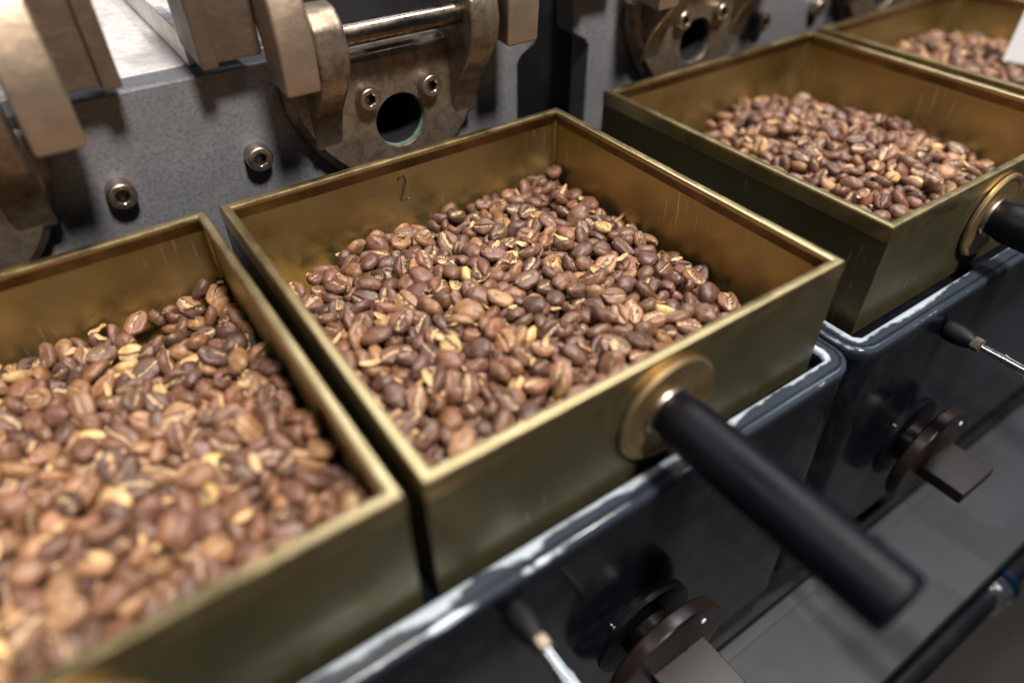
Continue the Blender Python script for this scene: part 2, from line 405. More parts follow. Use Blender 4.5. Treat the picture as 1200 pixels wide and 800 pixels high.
def make_roaster(X, knobs, levers, label):
    root = empty('sample_roaster', (X, 12, -16.4)); off = (0, -12, 16.4)
    P = lambda name, bm, mat, par=root, smooth=40: obj(name, bm, mat, par, off if par is root else (0, 0, 0), smooth)
    P('control_box', control_box(), 'enamel', smooth=50)
    fp = P('front_plate', plate_bm(), 'iron', smooth=0)
    for cx in (-7.95, 7.5):
        cut = obj('cutter', finish(lathe([(0, -1), (1.03, -1), (1.03, 3), (0, 3)], (cx+.05, 15.9, .55), 1, 1, 40)), 'iron', root, off)
        bpy.context.view_layer.update()
        md = fp.modifiers.new('bore', 'BOOLEAN'); md.object = cut; md.solver = 'EXACT'
        me = bpy.data.meshes.new_from_object(fp.evaluated_get(bpy.context.evaluated_depsgraph_get()))
        fp.modifiers.clear(); fp.data = me; bpy.data.objects.remove(cut)
    for bx in (-2.47, 2.12):
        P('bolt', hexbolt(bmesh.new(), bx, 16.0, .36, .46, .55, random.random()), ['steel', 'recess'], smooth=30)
    # behind the plate: silver deck between the hinges with its guide bar, dark drum housings
    P('deck', finish(box(-13.5, 13.5, 17.25, 34, 3.1, 3.42), .04), 'silver')
    P('guide_bar', finish(box(.95, 1.3, 16.9, 33, 3.43, 4.5), .06), 'silver')
    P('guide_bar', finish(box(1.31, 3.4, 16.95, 33, 4.0, 4.25), .05), 'silver')
    for cx, s in ((-7.95, -1), (7.5, 1)):
        c = P('chute_flange', flange_bm(cx), ['bronze', 'verdigris' if X == 0 else 'bronze'])
        P('chute_bore', lathe([(1.02, 0), (1.02, 3.4), (0, 3.4)], (cx+.05, 15.49, .55), 1, 1, 40), 'iron_dark')
        P('ear', ear_bm(cx-3.4, cx-2.3), 'bronze'); P('ear', ear_bm(cx+2.3, cx+3.5), 'bronze')
        P('shaft', lathe([(0, 0), (.33, 0), (.36, .04), (.36, 4.56), (.33, 4.6), (0, 4.6)], (cx-2.3, 14.3, 4.25), 0, 1, 28), 'shaft')
        P('shaft_lower', lathe([(.22, 0), (.22, 4.5)], (cx-2.28, 15.3, 3.75), 0, 1, 20), 'shaft')
        P('arm', arm_bm(cx-4.6, cx-3.45), 'bronze_arm'); P('arm', arm_bm(cx+3.75, cx+5.1), 'bronze_arm')
        for bx, bz in ((cx-1.24, 1.75), (cx+1.30, 1.70)):
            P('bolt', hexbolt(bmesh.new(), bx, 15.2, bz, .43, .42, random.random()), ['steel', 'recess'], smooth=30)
        P('drum_housing', finish(box(cx-3.4, cx+3.6, 17.3, 34, 3.45, 10), .3), 'iron_dark')
    P('hinge_casting', casting_bm(1, -3.35), 'bronze_brown')
    P('hinge_casting', casting_bm(-1, 2.9), 'bronze_brown')
    P('hinge_casting', casting_bm(1, 12.6), 'bronze_brown'); P('hinge_casting', casting_bm(-1, -13.1), 'bronze_brown')
    # cast leg behind the plate seen in the gap between two roasters
    P('side_web', finish(box(-13.6, 13.3, 19.2, 30, -14, 3.05), .2), 'iron')
    for kx, kz, ang in knobs:
        kx -= X
        k = P('knob', finish(lathe([(0, .1), (1.0, .1), (1.0, .82), (2.28, .84), (2.36, .92), (2.36, 1.28), (2.31, 1.36), (2.2, 1.38), (0, 1.38)], (0, 0, 0), 1, -1, 56)), 'bakelite')
        k.location = (Vector((kx, -1.22, kz))+Vector(off))*S
        P('knob_reflection', finish(lathe([(0, -.1), (2.0, -.1), (2.0, .12), (1.94, .16), (0, .16)], (0, 0, 0), 1, -1, 56)), 'handle', k)  # dark disc standing in for the knob's reflection in the box face
        g = finish(prism([(-.85, -.62), (1.5, -.62), (1.5, -.02), (-.85, -.02)], 1, -3.25, -1.3), .07, 2)
        P('grip', g, 'bakelite', k)
        P('marker_dot', lathe([(0, 0), (.10, 0), (.10, .03), (0, .03)], (1.15, -1.38, 1.35), 1, -1, 16), 'white', k)
        P('marker_dot', lathe([(0, 0), (.09, 0), (.09, .05), (0, .05)], (kx-1.5, -1.2, kz+1.6), 1, -1, 16), 'steel')
    for lx, lz in levers:
        lx -= X
        l = P('lever', lathe([(0, 0), (.36, 0), (.40, .12), (.40, .5), (.34, .85), (.28, 1.0)], (0, 0, 0), 1, -1, 28), 'rubber')
        l.location = (Vector((lx, -1.05, lz))+Vector(off))*S
        P('nut', lathe([(.24, .95), (.26, 1.0), (.26, 1.3), (.2, 1.36), (.1, 1.36)], (0, 0, 0), 1, -1, 6), 'steel', l, 20)
        P('rod', lathe([(.16, 1.3), (.16, 2.1), (.24, 2.12), (.24, 2.2), (.20, 2.22), (.20, 2.95), (.27, 2.98), (.24, 3.15), (.1, 3.2)], (0, 0, 0), 1, -1, 20), 'chrome', l)
        P('grip', lathe([(.1, 3.1), (.42, 3.12), (.5, 3.3), (.5, 5.4), (.35, 5.6), (0, 5.62)], (0, 0, 0), 1, -1, 28), 'rubber', l)
    tag(root, label, 'coffee roaster', 'sample roasters standing side by side')
    return root
make_roaster(0, [(6.7, -11.5, -.05)], [(1.5, -4.9)], 'grey iron and bronze sample roaster nearest the camera, behind the tray stamped 2')
make_roaster(31.3, [(22.15, -11.8, -.05)], [(21.1, -5.2)], 'grey iron sample roaster farther right, behind the two far brass trays')

# ------------------------------------------------------------------ the trays
W, D, FLOOR = 14.0, 13.81, -3.6
def tray(x0, y0, label, number=False):
    c = (W/2, D/2, -4.35); off = (-c[0], -c[1], -c[2])
    root = empty('brass_tray', (x0+c[0], y0+c[1], c[2]))
    t = .14; g = .012
    def wall(p0, p1, n):   # sheet between two outer corners, n = inward normal; mitred at 45 degrees
        bm = bmesh.new(); p0, p1, n = Vector(p0), Vector(p1), Vector(n); d = (p1-p0).normalized()
        a, b = p0+n*g+d*g, p1+n*g-d*g; a2, b2 = p0+n*t+d*t, p1+n*t-d*t
        zs = (-4.35, -.58); V = [bm.verts.new((q.x, q.y, z)) for q in (a, b, b2, a2) for z in zs]
        idx = ((0, 2, 3, 1, 0), (2, 4, 5, 3, 1), (4, 6, 7, 5, 2), (6, 0, 1, 7, 1), (0, 6, 4, 2, 1), (1, 3, 5, 7, 1))
        for i, f in enumerate(idx):
            fc = bm.faces.new([V[k] for k in f[:4]]); fc.material_index = 1 if i == 2 else 0
        bmesh.ops.recalc_face_normals(bm, faces=bm.faces)
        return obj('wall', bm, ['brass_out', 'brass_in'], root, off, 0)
    wf = wall((0, 0), (W, 0), (0, 1)); wr = wall((W, 0), (W, D), (-1, 0)); wb = wall((W, D), (0, D), (0, -1)); wl = wall((0, D), (0, 0), (1, 0))
    obj('tray_floor', finish(box(t+.005, W-t-.005, t+.005, D-t-.005, FLOOR-.12, FLOOR), 0), 'hem', root, off)
    # folded hem: rounded bead on top, a band hanging inside
    prof = [(0, -.60), (0, -.10), (.02, -.04), (.05, -.008), (.09, 0), (.24, 0), (.30, -.025), (.33, -.08), (.33, -.14), (.31, -.18), (.155, -.60), (.145, -.60)]
    cor = [(0, 0, 1, 1), (W, 0, -1, 1), (W, D, -1, -1), (0, D, 1, -1)]
    for i in range(4):
        bm = bmesh.new(); (xa, ya, sa, ta), (xb, yb, sb, tb) = cor[i], cor[(i+1) % 4]
        A = [bm.verts.new((xa+sa*q, ya+ta*q, z)) for q, z in prof]; B = [bm.verts.new((xb+sb*q, yb+tb*q, z)) for q, z in prof]
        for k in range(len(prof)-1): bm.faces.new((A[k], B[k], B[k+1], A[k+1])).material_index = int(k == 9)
        bm.faces.new((A[-1], B[-1], B[0], A[0])); bm.faces.new(A); bm.faces.new(B[::-1])
        bmesh.ops.recalc_face_normals(bm, faces=bm.faces)
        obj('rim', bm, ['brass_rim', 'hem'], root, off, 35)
    for (x, y, s1, s2) in cor:
        obj('corner_weld', lathe([(.10, 0), (.10, 3.4)], (x+s1*(t+.02), y+s2*(t+.02), FLOOR-.1), 2, 1, 10), 'weld', root, off)
    # shallow fold line along the foot of the side walls
    # handle: dished brass plate, chrome nut, black grip
    hc = (7.1, 0.0, -1.95)
    pl = obj('handle_plate', finish(lathe([(0, .0), (1.58, .0), (1.65, .05), (1.66, .14), (1.60, .20), (1.50, .20), (1.44, .15), (1.36, .12), (.8, .11), (0, .11)], hc, 1, -1, 64)), 'ring', root, off)
    pl2 = obj('nut', lathe([(0, .13), (.78, .13), (.8, .2), (.76, .26), (.55, .28)], hc, 1, -1, 32), 'steel', root, off)
    obj('handle', lathe([(0, .16), (.62, .16), (.66, .45), (.70, .62), (.74, .80), (.745, 1.1), (.76, 3.5), (.775, 6.72), (.755, 6.84), (.68, 6.90), (.40, 6.91), (0, 6.90)], hc, 1, -1, 48), 'handle', root, off)
    if number:
        yw = D-t-.012; cx, cz = 6.55, -1.32; w2, h2 = .16, .50
        pts = []
        for k in range(13):
            a = math.radians(165-k*(205/12)); pts.append((cx+w2*math.cos(a), cz+h2-.22+.22*math.sin(a)))
        pts += [(cx+.02, cz-.10), (cx-w2*.9, cz-h2), (cx+w2*1.15, cz-h2)]
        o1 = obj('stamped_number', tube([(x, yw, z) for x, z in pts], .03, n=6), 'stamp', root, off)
        obj('stamp_lit_edge', tube([(x+.05, yw+.004, z-.03) for x, z in pts], .02, n=6), 'brass_rim', o1)  # lit edge of the groove, drawn as a pale line
    tag(root, label, 'tray', 'square brass bean trays in a row')
    return root
TR = {1: (-14.44, -.008), 2: (0, 0), 3: (16.74, .25), 4: (31.55, .36)}
tray(*TR[1], 'brass tray nearest the camera, left of the tray stamped 2, cut by the frame')
tray(*TR[2], 'brass tray stamped with the number 2, black handle pointing to the camera', number=True)
tray(*TR[3], 'brass tray right of the tray stamped 2, beans heaped in its middle')
tray(*TR[4], 'farthest brass tray at the upper right edge, holding beans and a white card')

# ------------------------------------------------------------------ beans
# quad-sphere bean; length along x, crease on -z face
def bean_verts(n, seed, a=.462, b=.348, top=.27, bot=.16, groove=.085):
    rnd=random.Random(seed)
    a*=rnd.uniform(.9,1.12); b*=rnd.uniform(.9,1.08); top*=rnd.uniform(.9,1.1)
    ph=[rnd.uniform(0,6.28) for _ in range(6)]; bend=rnd.uniform(-.05,.05); wav=rnd.uniform(.02,.05); opn=rnd.choice([.03,.04,.055,.075,.1]);taper=rnd.uniform(-.12,.12)
    vs={};V=[];F=[];M=[]
    def add(x,y,z):
        k=(round(x,5),round(y,5),round(z,5))
        if k in vs:return vs[k]
        l=math.sqrt(x*x+y*y+z*z); X,Y,Z=x/l,y/l,z/l
        px=a*X; py=b*Y*(1+taper*X)*(1-.06*X*X); 
        sgn=lambda v:(v>0)-(v<0)
        pz=(top*abs(Z)**.9 if Z>0 else -bot*abs(Z)**.55)
        lump=1+.045*math.sin(3*X+ph[0])*math.cos(4*Y+ph[1])+.028*math.sin(7*X+ph[2]+3*Z)+.015*math.sin(9*Y+ph[3])
        px*=lump;py*=lump;pz*=lump
        m=0.
        if Z<0.25:
            yc=wav*math.sin(px/a*2.6+ph[4])+bend*.3
            w=opn*(.8+.4*math.cos(px/a*1.5))
            d=(py-yc)/w
            e=max(0,min(1,(1.02-abs(X))*6))*max(0,min(1,(.25-Z)*2.2))
            g=math.exp(-d*d)*e
            pz+=groove*g+ .018*math.exp(-((abs(d)-2.1)**2)/1.0)*(-e)
            m=math.exp(-(d*d)*.5)*e
        V.append((px,py,pz));M.append(m);vs[k]=len(V)-1
        return vs[k]
    def warp(t): return math.tan(t*math.pi/4)
    for ax in range(3):
        for s in(-1,1):
            for i in range(n):
                for j in range(n):
                    q=[]
                    for (di,dj) in((0,0),(1,0),(1,1),(0,1)):
                        u=warp(-1+2*(i+di)/n);v=warp(-1+2*(j+dj)/n)
                        p=[0,0,0];p[ax]=s;p[(ax+1)%3]=u;p[(ax+2)%3]=v
                        q.append(add(*p))
                    if s<0:q.reverse()
                    F.append(tuple(q))
    return V,F,M

VAR = 12
SHADES = {   # name: linear colour
 'dark': (.110, .055, .038), 'medium': (.172, .085, .053), 'reddish': (.225, .103, .055), 'light': (.33, .175, .088), 'pale': (.64, .42, .18)}
# resting places of the beans (a settled heap): tray*1000+variant*50+shade*10+size, x/50, y/50, z/100 cm, three angles in degrees
DATA = """
1287 374 133 182 178 -12 -19  1177 414 124 180 13 12 -160  1083 348 210 189 -24 -13 171  1021 337 137 189 -27 -172 42  1078 356 294 204 -79 -75 14
1267 500 155 159 96 -4 61  1276 534 241 199 -20 -1 -177  1389 372 169 205 -6 2 -105  1121 344 181 210 -34 18 -49  1016 429 193 193 15 168 -37
1014 427 204 159 144 -4 -7  1378 556 163 185 -176 -40 -6  1055 469 265 193 -165 7 -21  1238 523 127 199 -137 28 42  1117 520 166 195 27 -7 -60
1562 370 83 174 -12 143 81  1288 609 273 184 -16 128 115  1206 582 209 192 -26 -25 148  1362 345 111 188 101 -19 -141  1167 473 219 194 81 -58 15
1036 408 173 181 124 -17 -42  1058 442 228 182 70 40 -63  1167 505 95 184 139 -37 88  1261 376 229 191 21 -4 -164  1168 579 278 204 123 -5 137
1315 530 329 215 -127 -56 76  1268 594 99 210 -134 6 -23  1227 487 175 184 5 34 -120  1088 542 364 211 -32 174 -9  1117 645 158 190 135 21 -48
1317 428 364 195 -9 13 102  1024 405 252 211 39 178 -13  1577 343 322 198 -24 2 159  1267 551 107 219 53 15 157  2035 103 104 202 -3 -6 20
1009 449 329 228 15 -127 -119  1525 568 136 205 122 4 85  1037 493 289 230 33 -169 -39  1000 399 283 190 -24 172 -72  1277 595 303 177 -51 169 -7
1026 415 297 209 156 -10 43  1085 387 533 246 -149 2 -44  1353 387 102 198 154 8 97  1383 456 165 201 80 -29 -153  1058 462 303 210 14 148 20
1108 617 469 229 -4 -143 -16  1080 464 145 205 -18 -150 81  1269 464 195 213 87 24 -45  1334 438 466 224 -19 -141 -93  2208 73 141 209 26 155 9
2023 90 199 198 -41 145 53  2008 129 216 187 43 172 48  1266 403 481 247 43 -17 -45  2157 73 224 200 2 -26 109  1135 324 282 220 8 22 30
1336 380 276 230 18 22 -37  1336 352 405 244 138 32 -13  1134 380 410 235 179 15 52  1118 670 126 204 -13 145 -29  2063 184 117 165 -145 11 -73
1289 673 190 181 -154 36 64  1118 470 376 237 -21 -159 -63  1119 327 222 219 28 159 77  1036 671 87 182 168 -11 60  2105 212 237 186 24 -21 -53
1063 616 220 200 178 3 -23  1205 604 122 193 163 36 40  2117 381 129 191 -11 -169 -50  1064 448 87 181 -62 4 88  1052 626 191 188 -12 140 -23
1262 499 428 204 -125 2 59  1368 478 595 265 -166 5 12  1117 546 286 231 -36 -51 107  2178 165 240 193 41 0 -63  1298 444 255 196 71 -18 -47
2326 120 162 235 -4 4 75  2118 105 350 190 -15 -12 -16  2138 248 318 185 -37 -4 127  1127 511 214 221 71 -25 99  1361 622 143 184 -7 7 101
1055 485 78 175 45 -48 89  1162 397 210 195 139 -20 67  1288 501 141 211 22 -163 -36  1311 442 131 210 61 -71 -134  1126 539 661 286 -6 161 40
1038 654 194 210 150 18 -40  2217 58 179 208 -153 -7 -10  1335 626 106 184 135 39 80  2268 353 104 197 -136 -59 -6  1388 463 533 285 169 -27 11
1338 644 442 235 42 -1 -103  1105 526 535 290 -151 -11 15  1085 398 381 235 -138 35 77  1111 342 450 264 -14 -80 159  1022 419 349 236 -34 161 5
1131 383 367 255 -85 -155 -16  1382 433 112 200 51 -171 12  2077 243 135 203 15 -165 12  1361 547 137 212 -91 61 -92  1017 340 519 256 21 -148 -46
1040 535 208 205 -134 -26 -78  2254 120 240 164 96 -15 27  1277 369 582 270 2 4 57  1176 677 223 165 107 -14 -121  2135 251 222 176 138 3 74
1004 578 234 201 -104 11 -42  2287 84 370 203 -138 -52 70  1325 407 652 280 43 141 77  2316 365 327 172 -9 170 -5  1273 438 438 253 -15 71 -136
1087 361 247 222 -17 -26 173  1328 564 210 224 -42 -136 -12  1557 398 156 229 -120 -60 8  2105 420 117 192 4 168 -93  2465 136 181 196 -104 47 117
2218 253 182 175 -168 50 -36  2011 162 181 197 174 -48 44  1516 635 273 190 -107 -1 -94  2337 275 121 190 163 -37 52  1025 453 357 222 -119 -7 -35
1054 522 428 246 -2 -151 -59  2068 580 135 261 -19 9 87  1252 407 445 256 30 4 -127  1432 637 368 212 -8 163 51  2266 210 177 180 -113 15 92
1123 374 504 271 -7 2 -80  1512 637 233 189 118 -1 -78  2134 300 309 169 177 23 -38  1117 474 428 240 -143 -19 -78  2279 209 371 200 -103 -4 108
2459 336 269 179 -13 25 100  1383 502 322 222 104 13 67  1327 611 327 175 -103 -78 55  1208 652 486 242 71 1 25  2517 107 302 200 -14 -167 17
1126 463 558 262 -40 -9 33  1275 360 330 230 -153 -4 -1  2119 462 281 197 -166 -32 -58  2057 618 164 247 -34 19 -137  1165 609 243 204 -69 -24 4
1135 330 179 235 5 -21 139  1278 414 85 200 7 -38 -118  1121 601 177 216 -47 32 81  2019 408 186 172 -144 14 89  1011 558 465 251 -84 168 -13
1587 487 341 240 11 -63 -129  1383 499 403 251 -42 -138 -38  2366 321 149 195 -27 41 -46  2112 458 220 191 -156 9 -25  2178 631 132 254 1 175 60
2126 257 258 184 66 21 18  2219 279 335 178 20 25 -49  2215 146 152 211 17 -153 85  2118 302 105 195 159 38 69  1345 367 615 262 9 -143 56
2018 243 461 219 7 -19 116  2054 324 212 192 -102 -27 7  1167 351 359 232 132 -20 24  1016 560 387 213 -52 -39 -78  1014 556 528 280 105 38 -103
2159 201 97 199 -25 25 57  2356 265 152 186 -172 27 23  2514 158 93 183 88 -43 32  2337 191 420 230 -26 -162 -75  1010 362 101 190 -53 110 50
2316 387 174 199 47 175 -8  1280 582 530 271 89 -152 -20  2131 258 101 174 152 -64 -9  1085 430 660 296 32 39 -114  2226 109 181 198 -122 -43 -89
2494 184 266 187 -152 -6 -81  2065 317 393 176 136 -8 79  1166 614 425 249 -92 31 52  1323 665 234 207 48 54 -26  1009 582 571 261 17 -150 73
2266 375 443 206 -8 -171 -36  1162 360 535 240 -108 -7 116  1103 674 381 202 15 10 116  2079 251 418 216 -37 -176 49  1285 435 531 263 -158 -8 -70
1273 508 351 223 -54 -17 -35  2082 287 181 182 21 -168 -40  2118 602 491 258 29 -50 -10  2059 618 309 273 -6 -7 134  1326 426 150 233 161 -48 56
2357 72 267 223 -28 -46 -51  2369 242 635 271 -67 -25 128  1003 643 305 211 88 -16 27  1275 383 466 270 -79 29 110  2071 103 271 220 0 2 -68
2169 170 137 209 60 -144 56  1167 557 337 241 -148 -31 3  2167 161 493 219 -24 17 -27  1287 459 107 220 -116 0 -75  1014 473 470 260 167 1 -28
2164 175 301 189 -148 9 51  1083 404 325 231 -40 -10 21  2015 229 506 225 -40 109 78  2457 120 275 181 176 32 22  2316 155 369 205 -156 -28 13
2007 222 431 231 -17 -1 128  2309 606 360 265 22 -159 -79  2356 500 236 199 -40 -14 -178  3027 422 253 185 6 154 5  2319 450 138 213 112 47 -2
1588 306 104 202 -53 142 -72  2223 231 177 183 -96 8 106  1212 359 217 221 -121 1 11  1246 516 596 300 -66 175 -22  1277 664 317 234 175 -33 57
1058 652 522 242 142 -32 -71  2016 69 525 255 -21 -161 36  2083 439 184 199 153 -15 78  1157 519 302 246 -34 -126 70  1065 513 621 293 76 -70 -17
1328 608 528 243 165 37 66  1050 417 606 290 -50 147 -44  1172 646 112 205 135 -49 63  2227 69 322 219 75 -43 91  2313 118 537 242 -177 -5 -60
1056 517 383 232 -81 10 78  1032 672 428 219 -107 137 -1  2068 346 552 250 -16 -147 -82  2164 410 294 180 35 3 21  2358 436 518 243 -129 -2 21
2308 511 366 219 20 8 -173  1336 669 650 271 -164 -20 51  2033 465 183 213 -171 -16 62  2177 485 153 220 169 -3 -11  1007 671 152 230 -132 8 -55
1125 669 259 193 -39 -31 -61  2367 426 549 239 -47 179 -39  2025 636 216 257 -6 177 74  1216 651 344 232 108 16 -138  1504 649 665 245 16 133 0
1213 366 450 265 36 -100 27  2039 438 353 205 -48 -146 4  2013 523 115 238 12 -166 -30  2357 156 276 208 4 164 96  2267 342 168 213 99 -131 -33
2366 417 267 180 174 18 23  2258 519 211 204 -17 -133 -3  2567 90 170 231 -21 -130 69  2251 92 471 237 -26 129 46  2109 145 478 254 -130 14 -49
2031 224 305 188 -63 -3 -46  2036 526 319 237 -161 -26 -4  1048 304 142 207 -99 -8 -52  1353 578 441 234 43 -25 -114  2408 203 294 201 13 -159 92
2002 176 340 212 26 147 31  2157 198 574 249 24 6 -136  3266 266 225 211 -103 -13 125  3018 395 130 216 -168 48 21  1006 439 569 272 -3 -122 140
1502 574 186 206 36 164 -44  1113 580 330 195 18 -166 26  2073 271 503 218 -147 -36 83  2113 524 144 233 22 177 -15  1354 353 480 263 142 -14 -58
2050 141 107 207 7 47 15  2361 191 217 202 26 159 -21  2526 373 405 200 29 162 19  2167 354 477 218 -2 9 -72  3027 253 185 228 58 33 -8
1120 484 126 229 -172 40 10  1003 625 629 274 7 159 -50  2475 157 419 217 32 -155 -21  1042 501 574 306 134 -16 -18  1266 587 421 267 -47 28 -79
2320 76 291 212 48 -169 -18  3086 470 147 217 -31 -4 114  2566 362 211 195 -74 -15 4  1358 536 569 289 35 -56 -48  2566 107 411 235 -22 122 16
2102 380 271 192 -2 -13 -124  2157 410 376 210 14 172 37  2258 393 307 201 -3 -165 7  3168 317 358 198 -146 15 -63  2323 232 285 220 -4 15 6
2136 281 617 273 -169 13 33  2164 334 191 174 155 35 60  2068 532 559 261 -142 5 15  1075 391 615 292 81 36 83  2311 63 424 229 -17 162 -77
2364 598 250 231 -30 -172 17  3158 283 362 208 -166 10 -86  1525 623 311 203 -132 103 3  2018 139 129 242 -166 4 27  1121 679 353 221 -129 11 91
2434 214 671 301 71 172 3  2516 498 190 225 12 140 -59  1316 571 654 284 -109 33 91  1314 642 608 287 163 -59 2  2366 231 370 192 108 -46 -95
1136 324 400 285 -170 -28 38  2007 473 517 259 93 146 -26  1172 454 625 288 152 7 -99  2459 237 131 247 147 -8 7  2008 405 617 240 -164 19 34
1007 380 649 300 -128 9 49  2176 169 582 274 25 -6 -82  3368 306 140 229 24 -137 -79  1188 623 661 292 -18 -156 -55  2201 145 348 186 166 7 53
3364 275 161 234 143 -17 34  2111 151 206 201 134 7 -124  2263 286 433 202 -12 -13 -125  2175 406 100 213 3 -173 7  2014 427 405 196 145 0 -2
2264 532 494 237 1 -159 -81  3026 370 242 205 179 0 33  2137 92 322 225 -63 15 -95  2337 450 252 215 52 -125 -16  2185 494 609 257 -133 -37 -41
3117 379 164 219 -154 5 83  3065 444 187 227 -57 -170 -40  2003 125 461 242 48 168 -2  2158 227 562 269 -43 -6 166  2064 340 138 230 -25 140 -89
2053 311 185 213 8 -20 13  2004 471 343 224 165 52 -51  1172 557 585 296 -69 135 31  2514 494 336 228 25 44 -34  2376 541 448 255 10 7 -74
1196 559 258 224 3 -30 152  1235 620 597 276 7 -161 98  1212 645 84 188 -123 -21 104  2167 174 453 240 142 -42 82  2268 662 527 278 -8 3 83
3268 281 122 252 -3 -20 141  2132 271 220 179 140 -31 23  2124 315 582 257 177 32 -20  3255 297 290 211 -9 176 57  1111 348 76 183 -43 -141 65
1125 635 134 227 -28 33 -71  2167 303 486 234 170 8 -54  2362 405 150 200 91 34 131  2565 569 213 247 -50 -43 -103  2118 101 125 241 45 -34 99
2257 598 225 251 -36 -137 91  3056 616 204 236 -168 18 -77  1430 667 624 278 108 154 5  2361 395 210 205 17 -8 119  2567 492 390 203 170 40 48
1276 377 197 247 -23 -42 151  2060 70 456 228 15 -158 20  2175 466 110 228 -175 49 -22  3316 479 315 196 155 -14 37  1176 677 568 269 -68 18 -89
2415 218 471 240 -23 -15 57  2176 281 361 186 18 137 97  2154 373 151 213 -164 -25 32  1267 434 186 231 23 177 -35  2216 127 346 226 -1 -152 100
1354 495 522 278 129 -35 -40  1360 513 461 237 23 164 44  2060 302 269 185 -26 34 55  2165 61 584 268 -10 -166 -84  1084 309 167 190 -73 -45 -69
1230 609 148 217 -32 -28 154  2314 110 614 294 -167 23 33  2363 101 440 246 -29 151 86  2402 152 336 220 120 35 84  2172 338 384 200 26 -6 -56
2358 417 219 203 127 2 112  3276 350 502 236 -116 6 131  2240 224 156 211 29 -163 47  2322 338 325 205 28 -10 146  3066 375 472 210 -2 -5 131
2017 44 328 212 -28 -22 51  2060 389 242 201 -178 33 53  2061 572 266 247 31 9 -164  2221 645 358 263 0 -128 -98  1321 663 286 227 -132 25 34
2036 196 188 239 -124 35 -51  2403 304 255 195 144 -36 -27  2124 275 306 208 153 -32 -11  2268 672 659 249 158 10 62  3194 280 464 236 134 -55 40
1104 332 86 214 -163 3 96  1291 437 412 256 -115 -140 -5  1464 477 668 319 109 -103 -54  1130 601 458 250 133 -27 -79  2311 302 153 204 -166 16 72
1312 500 664 305 73 127 68  1267 587 131 239 -78 -17 81  3102 405 320 165 -8 171 -45  2113 198 161 217 137 -5 -91  2103 562 427 259 -19 58 -81
3216 431 213 194 -127 3 72  1068 597 212 247 48 -57 -40  1453 620 552 270 -34 161 -8  2263 224 207 208 130 -30 60  2053 489 129 246 -11 160 -79
2310 558 307 244 146 6 44  3286 262 347 228 -26 -155 67  3565 484 536 231 -34 -16 97  1064 468 83 201 15 -131 -82  1018 540 180 232 -135 19 68
1072 593 356 223 148 15 -103  2261 261 370 216 -16 153 100  2041 525 175 243 144 5 -55  2042 602 414 229 -7 -170 73  3013 317 259 222 -53 3 -51
2016 127 589 276 43 -14 -122  2311 302 644 280 -142 -6 -25  2255 378 270 239 53 -32 -57  1075 346 271 240 -124 -7 -128  1125 405 516 270 -115 -27 -111
1158 414 551 297 -174 49 -10  2350 205 331 214 -46 22 -77  3366 421 144 213 153 -13 96  1106 506 246 251 -28 67 -38  1120 594 391 248 76 -15 140
1265 552 433 262 -40 25 71  1113 596 644 297 -26 -131 86  2103 81 113 267 23 -143 -90  2015 133 638 307 52 -173 -16  2318 179 623 307 -79 -48 7
2227 387 394 233 97 -23 18  2418 505 506 256 31 155 46  3163 387 298 183 -26 -176 -18  1236 346 624 298 81 30 38  1216 636 506 255 163 2 -36
3067 339 201 222 -23 -157 51  2057 617 455 270 -125 25 -59  1212 450 663 297 93 -5 113  1002 574 174 232 7 140 -101  2065 254 279 203 59 -27 74
2049 299 237 234 58 154 6  2048 290 418 234 -9 -169 34  2311 483 640 268 -8 -174 -31  2365 574 167 258 64 152 45  3355 418 386 197 37 7 -85
3354 368 598 267 -112 -27 -41  2058 183 517 241 -27 156 -76  2363 448 447 235 133 -28 86  2364 539 610 260 11 8 121  2316 613 555 249 -153 43 34
2302 606 199 252 103 51 51  3217 307 204 228 -36 -156 69  3347 377 203 232 7 23 18  3118 372 319 224 -11 7 108  1217 392 562 266 4 70 162
1164 506 479 252 -68 -155 9  1528 648 380 233 151 -10 108  2002 105 233 216 42 3 76  2011 435 478 244 173 3 25  3088 249 261 238 12 -155 -68
3119 421 563 233 1 -8 -175  1131 411 422 265 66 151 44  1064 453 448 281 -42 -149 -50  1130 527 267 232 -139 -8 -2  2213 132 425 233 149 -27 -73
2510 411 323 179 21 -151 -41  3118 235 228 225 14 -147 30  3218 417 229 223 -140 -5 3  3576 548 576 239 -49 143 -40  1157 584 482 275 20 51 12
2201 194 484 237 -7 -13 -144  2363 396 561 256 130 -8 -88  2117 594 653 287 50 -53 68  3018 279 320 221 -40 -128 -8  3119 450 658 266 129 -32 59
1021 483 239 232 -19 54 -29  2052 103 521 259 140 -1 -52  3314 386 268 186 137 16 35  4315 411 342 216 -22 15 166  2215 163 311 217 4 -9 -161
2204 178 648 303 106 111 1  2264 276 81 197 -158 1 -16  2355 269 562 267 -107 18 102  2104 587 413 265 -49 -12 -84  3334 327 590 290 -42 -146 -74
3554 380 567 237 1 -1 111  3315 543 124 240 137 -12 -110  3179 535 402 208 -1 -179 30  1058 669 410 241 75 -25 -162  3157 619 393 231 164 -6 32
1364 436 622 309 5 -120 -27  2212 327 240 199 46 10 69  2506 547 232 242 21 172 40  2003 524 584 272 -158 7 -40  2219 651 404 285 -2 2 -25
2119 671 586 297 26 -17 -121  2068 619 662 282 86 53 111  3066 335 128 254 -127 23 86  3110 342 327 208 9 164 -64  4027 513 413 198 17 21 148
1131 389 228 228 8 -11 85  2224 133 548 261 -126 40 -87  2272 307 350 187 90 -129 17  2115 546 350 236 16 -143 -6  2218 567 495 275 38 -162 -42
2452 594 528 264 159 -2 -93  2265 616 402 261 -5 148 -114  3013 547 324 176 -135 0 67  2118 56 95 234 122 9 -102  2318 340 439 221 -22 31 12
